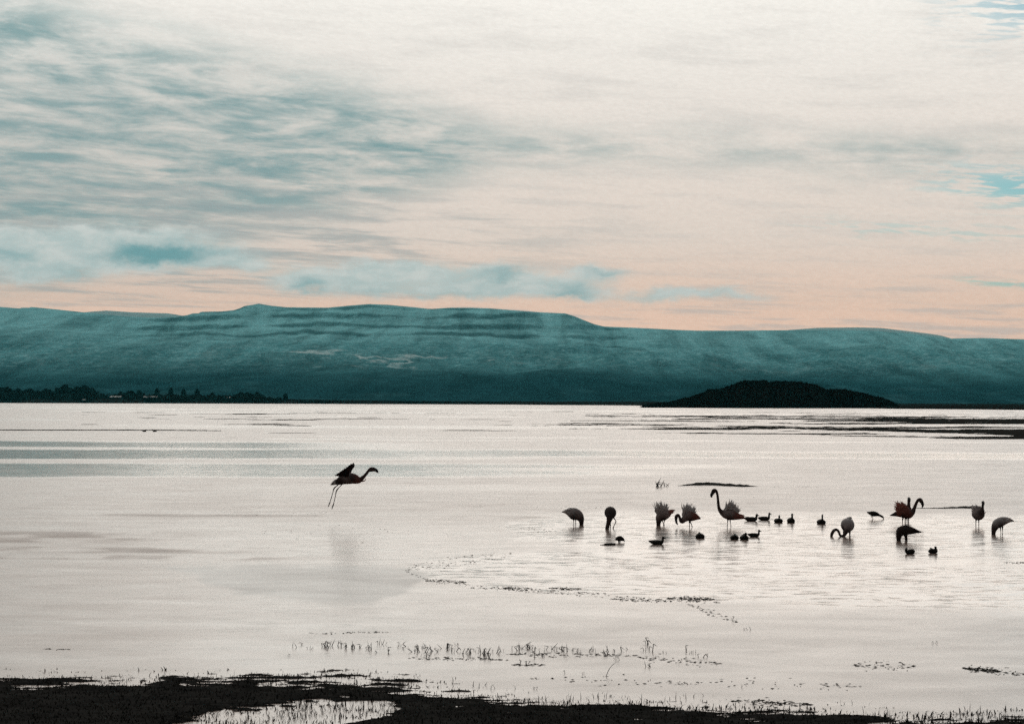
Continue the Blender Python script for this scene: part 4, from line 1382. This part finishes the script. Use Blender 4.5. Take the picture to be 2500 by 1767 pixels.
# hunched coot on a stone next to the log
waterbird('coot', 1511, 1323.5, 'hunched round waterbird beside the floating log',
          [([(-8.5, 0, 6, 1.5), (-5, 0, 8, 4.8), (2, 0, 9.5, 6.6), (8, 0, 8, 5), (11.5, 0, 5.6, 2.8), (13, 0, 4, 1.2)], 1.1, (0, 1, 0)),
           ([(0, 0, 5, 2), (-.5, 0, 2, 1.5), (-.5, 0, -3, 1.8)], 1, (0, 1, 0)), ([(3, 2, 5, 1.5), (3, 2, 2, 1.2), (2, 2, -3, 1.4)], 1, (0, 1, 0))],
          [(11.5, 0, 5, 1.5), (13, 0, 3.2, 1), (13.6, 0, 1.6, .4)], cat='waterbird', group=None)
duck_side(1603, 1328.5, 1, 'duck in profile facing right, alone below the left flamingos')
duck_end(1709, 1313, 'duck with tucked head alone between the looped-neck and tallest flamingos', -3, 12.2, 11, 7.6, 3.0, 3.0, (0, -1))
duck_end(1793, 1316, 'left duck of the close trio below the tallest flamingo', -.5, 12, 10, 7, 2.6, 2.6, (0, -1))
duck_end(1817, 1316.5, 'middle duck of the close trio, bill turned left', 1.5, 14.5, 10.5, 7.4, 3.2, 3.8, (-1, 0))
duck_side(1840, 1310, 1, 'right duck of the close trio, in profile facing right', .84, 1.5, tail=.8)
duck_side(1833, 1271.5, 1, 'duck swimming at the tail of the tallest flamingo', .92, 0)
duck_side(1865, 1269.5, 1, 'duck in profile just ahead of the one by the tall flamingo', .84, 3, tail=.8)
duck_end(1900.5, 1275, 'left one of two thin-necked ducks right of the tallest flamingo', 0, 16.5, 10.4, 6.2, 2.2, 2.2, (0, -1))
duck_end(1931, 1275, 'right one of two thin-necked ducks, body turned half sideways', 1, 20, 9.2, 7.8, 2.6, 2.6, (0, -1))
duck_end(2005, 1278, 'thin-necked duck on its own left of the arched-neck flamingo', .5, 21.5, 10.5, 6.8, 2.2, 2.1, (0, -1))
waterbird('wading_bird', 2133, 1267, 'dark bird on thin legs dipping its bill left of the reddish flamingo',
          [([(-17, 0, 17.5, .8), (-11, 0, 15.5, 3.4), (-2, 0, 13.5, 6.4), (7, 0, 12.2, 5.2), (13, 0, 10, 3.2), (18, 0, 7.8, 2.7), (22, 0, 5.2, 2.6), (24, 0, 3, 1.4)], .95, (0, 1, 0)),
           ([(-5, -2, 10, 1.4), (-6.5, -2, 6.5, .75), (-3.5, -2, 3.5, .75), (-2, -2, -3, .75)], 1, (0, 1, 0)), ([(0, 2, 9, 1.4), (-3, 2, 5, .75), (0, 2, -3, .75)], 1, (0, 1, 0))],
          [(23, 0, 3.6, 1.3), (24.2, 0, 1.4, .9), (24.4, 0, -1.5, .4)], cat='waterbird', group=None)
waterbird('duck', 2221, 1352, 'left of the two nearest ducks, head up on the left',
          [([(12.5, 0, 7, 2), (9, 0, 6.5, 6), (2, 0, 5.5, 6.4), (-5, 0, 5, 5.6), (-8.5, 0, 8, 3.6), (-8.3, 0, 13.5, 2.8), (-8.2, 0, 15, 2.5)], 1.1, (0, 1, 0))],
          [(-8.5, -1, 14.5, 1.8), (-10, -4, 13.4, 1.3), (-11, -6, 13, .6)])
waterbird('duck', 2278, 1350, 'right of the two nearest ducks, wing feathers lifted',
          [([(-11.5, 0, 4, 2), (-7, 0, 4.8, 5.6), (0, 0, 4.8, 6), (6, 0, 5.2, 5.4), (6.2, 0, 11, 3.2), (5.6, 0, 15.5, 2.7), (5.6, 0, 16.6, 2.2)], 1.1, (0, 1, 0))],
          [(6, -1, 15.6, 1.7), (7, -4, 14.6, 1.2), (8, -6, 14.2, .6)], wing=[(-4, 8, -9, 14), (0, 9, -4, 14), (4, 6, 12, 3)])
duck_side(352, 1053.5, 1, 'tiny far duck at the left long spit, left one of two', 1.0, name='duck')
duck_side(378, 1053.5, -1, 'tiny far duck at the left long spit, right one of two', 1.0, name='duck')
for nm in ('tiny far duck',):
    for ob in COL.objects:
        if ob.get('label', '').startswith(nm):
            ob.scale = (.3, .3, .3)
            ob['group'] = 'far ducks by the spit'

# ------------------------------------------------------------------ haze: the air over the lake
hm = bpy.data.materials.new('lake_haze')
hm.use_nodes = True
hn = hm.node_tree
hn.nodes.clear()
ho = hn.nodes.new('ShaderNodeOutputMaterial')
hv = hn.nodes.new('ShaderNodeVolumePrincipled')
hv.inputs['Color'].default_value = (0.10, 0.66, 0.76, 1)
hv.inputs['Density'].default_value = 2.8e-5
hn.links.new(hv.outputs[0], ho.inputs['Volume'])
x0, x1, y0, y1, z0, z1 = -13000, 13000, -5800, 13900, -4.0, 760
hz_me = mesh('haze', [(x0, y0, z0), (x1, y0, z0), (x1, y1, z0), (x0, y1, z0), (x0, y0, z1), (x1, y0, z1), (x1, y1, z1), (x0, y1, z1)],
             [(3, 2, 1, 0), (4, 5, 6, 7), (0, 1, 5, 4), (1, 2, 6, 5), (2, 3, 7, 6), (3, 0, 4, 7)])
tag(link('haze', hz_me, hm, smooth=False), kind='stuff')
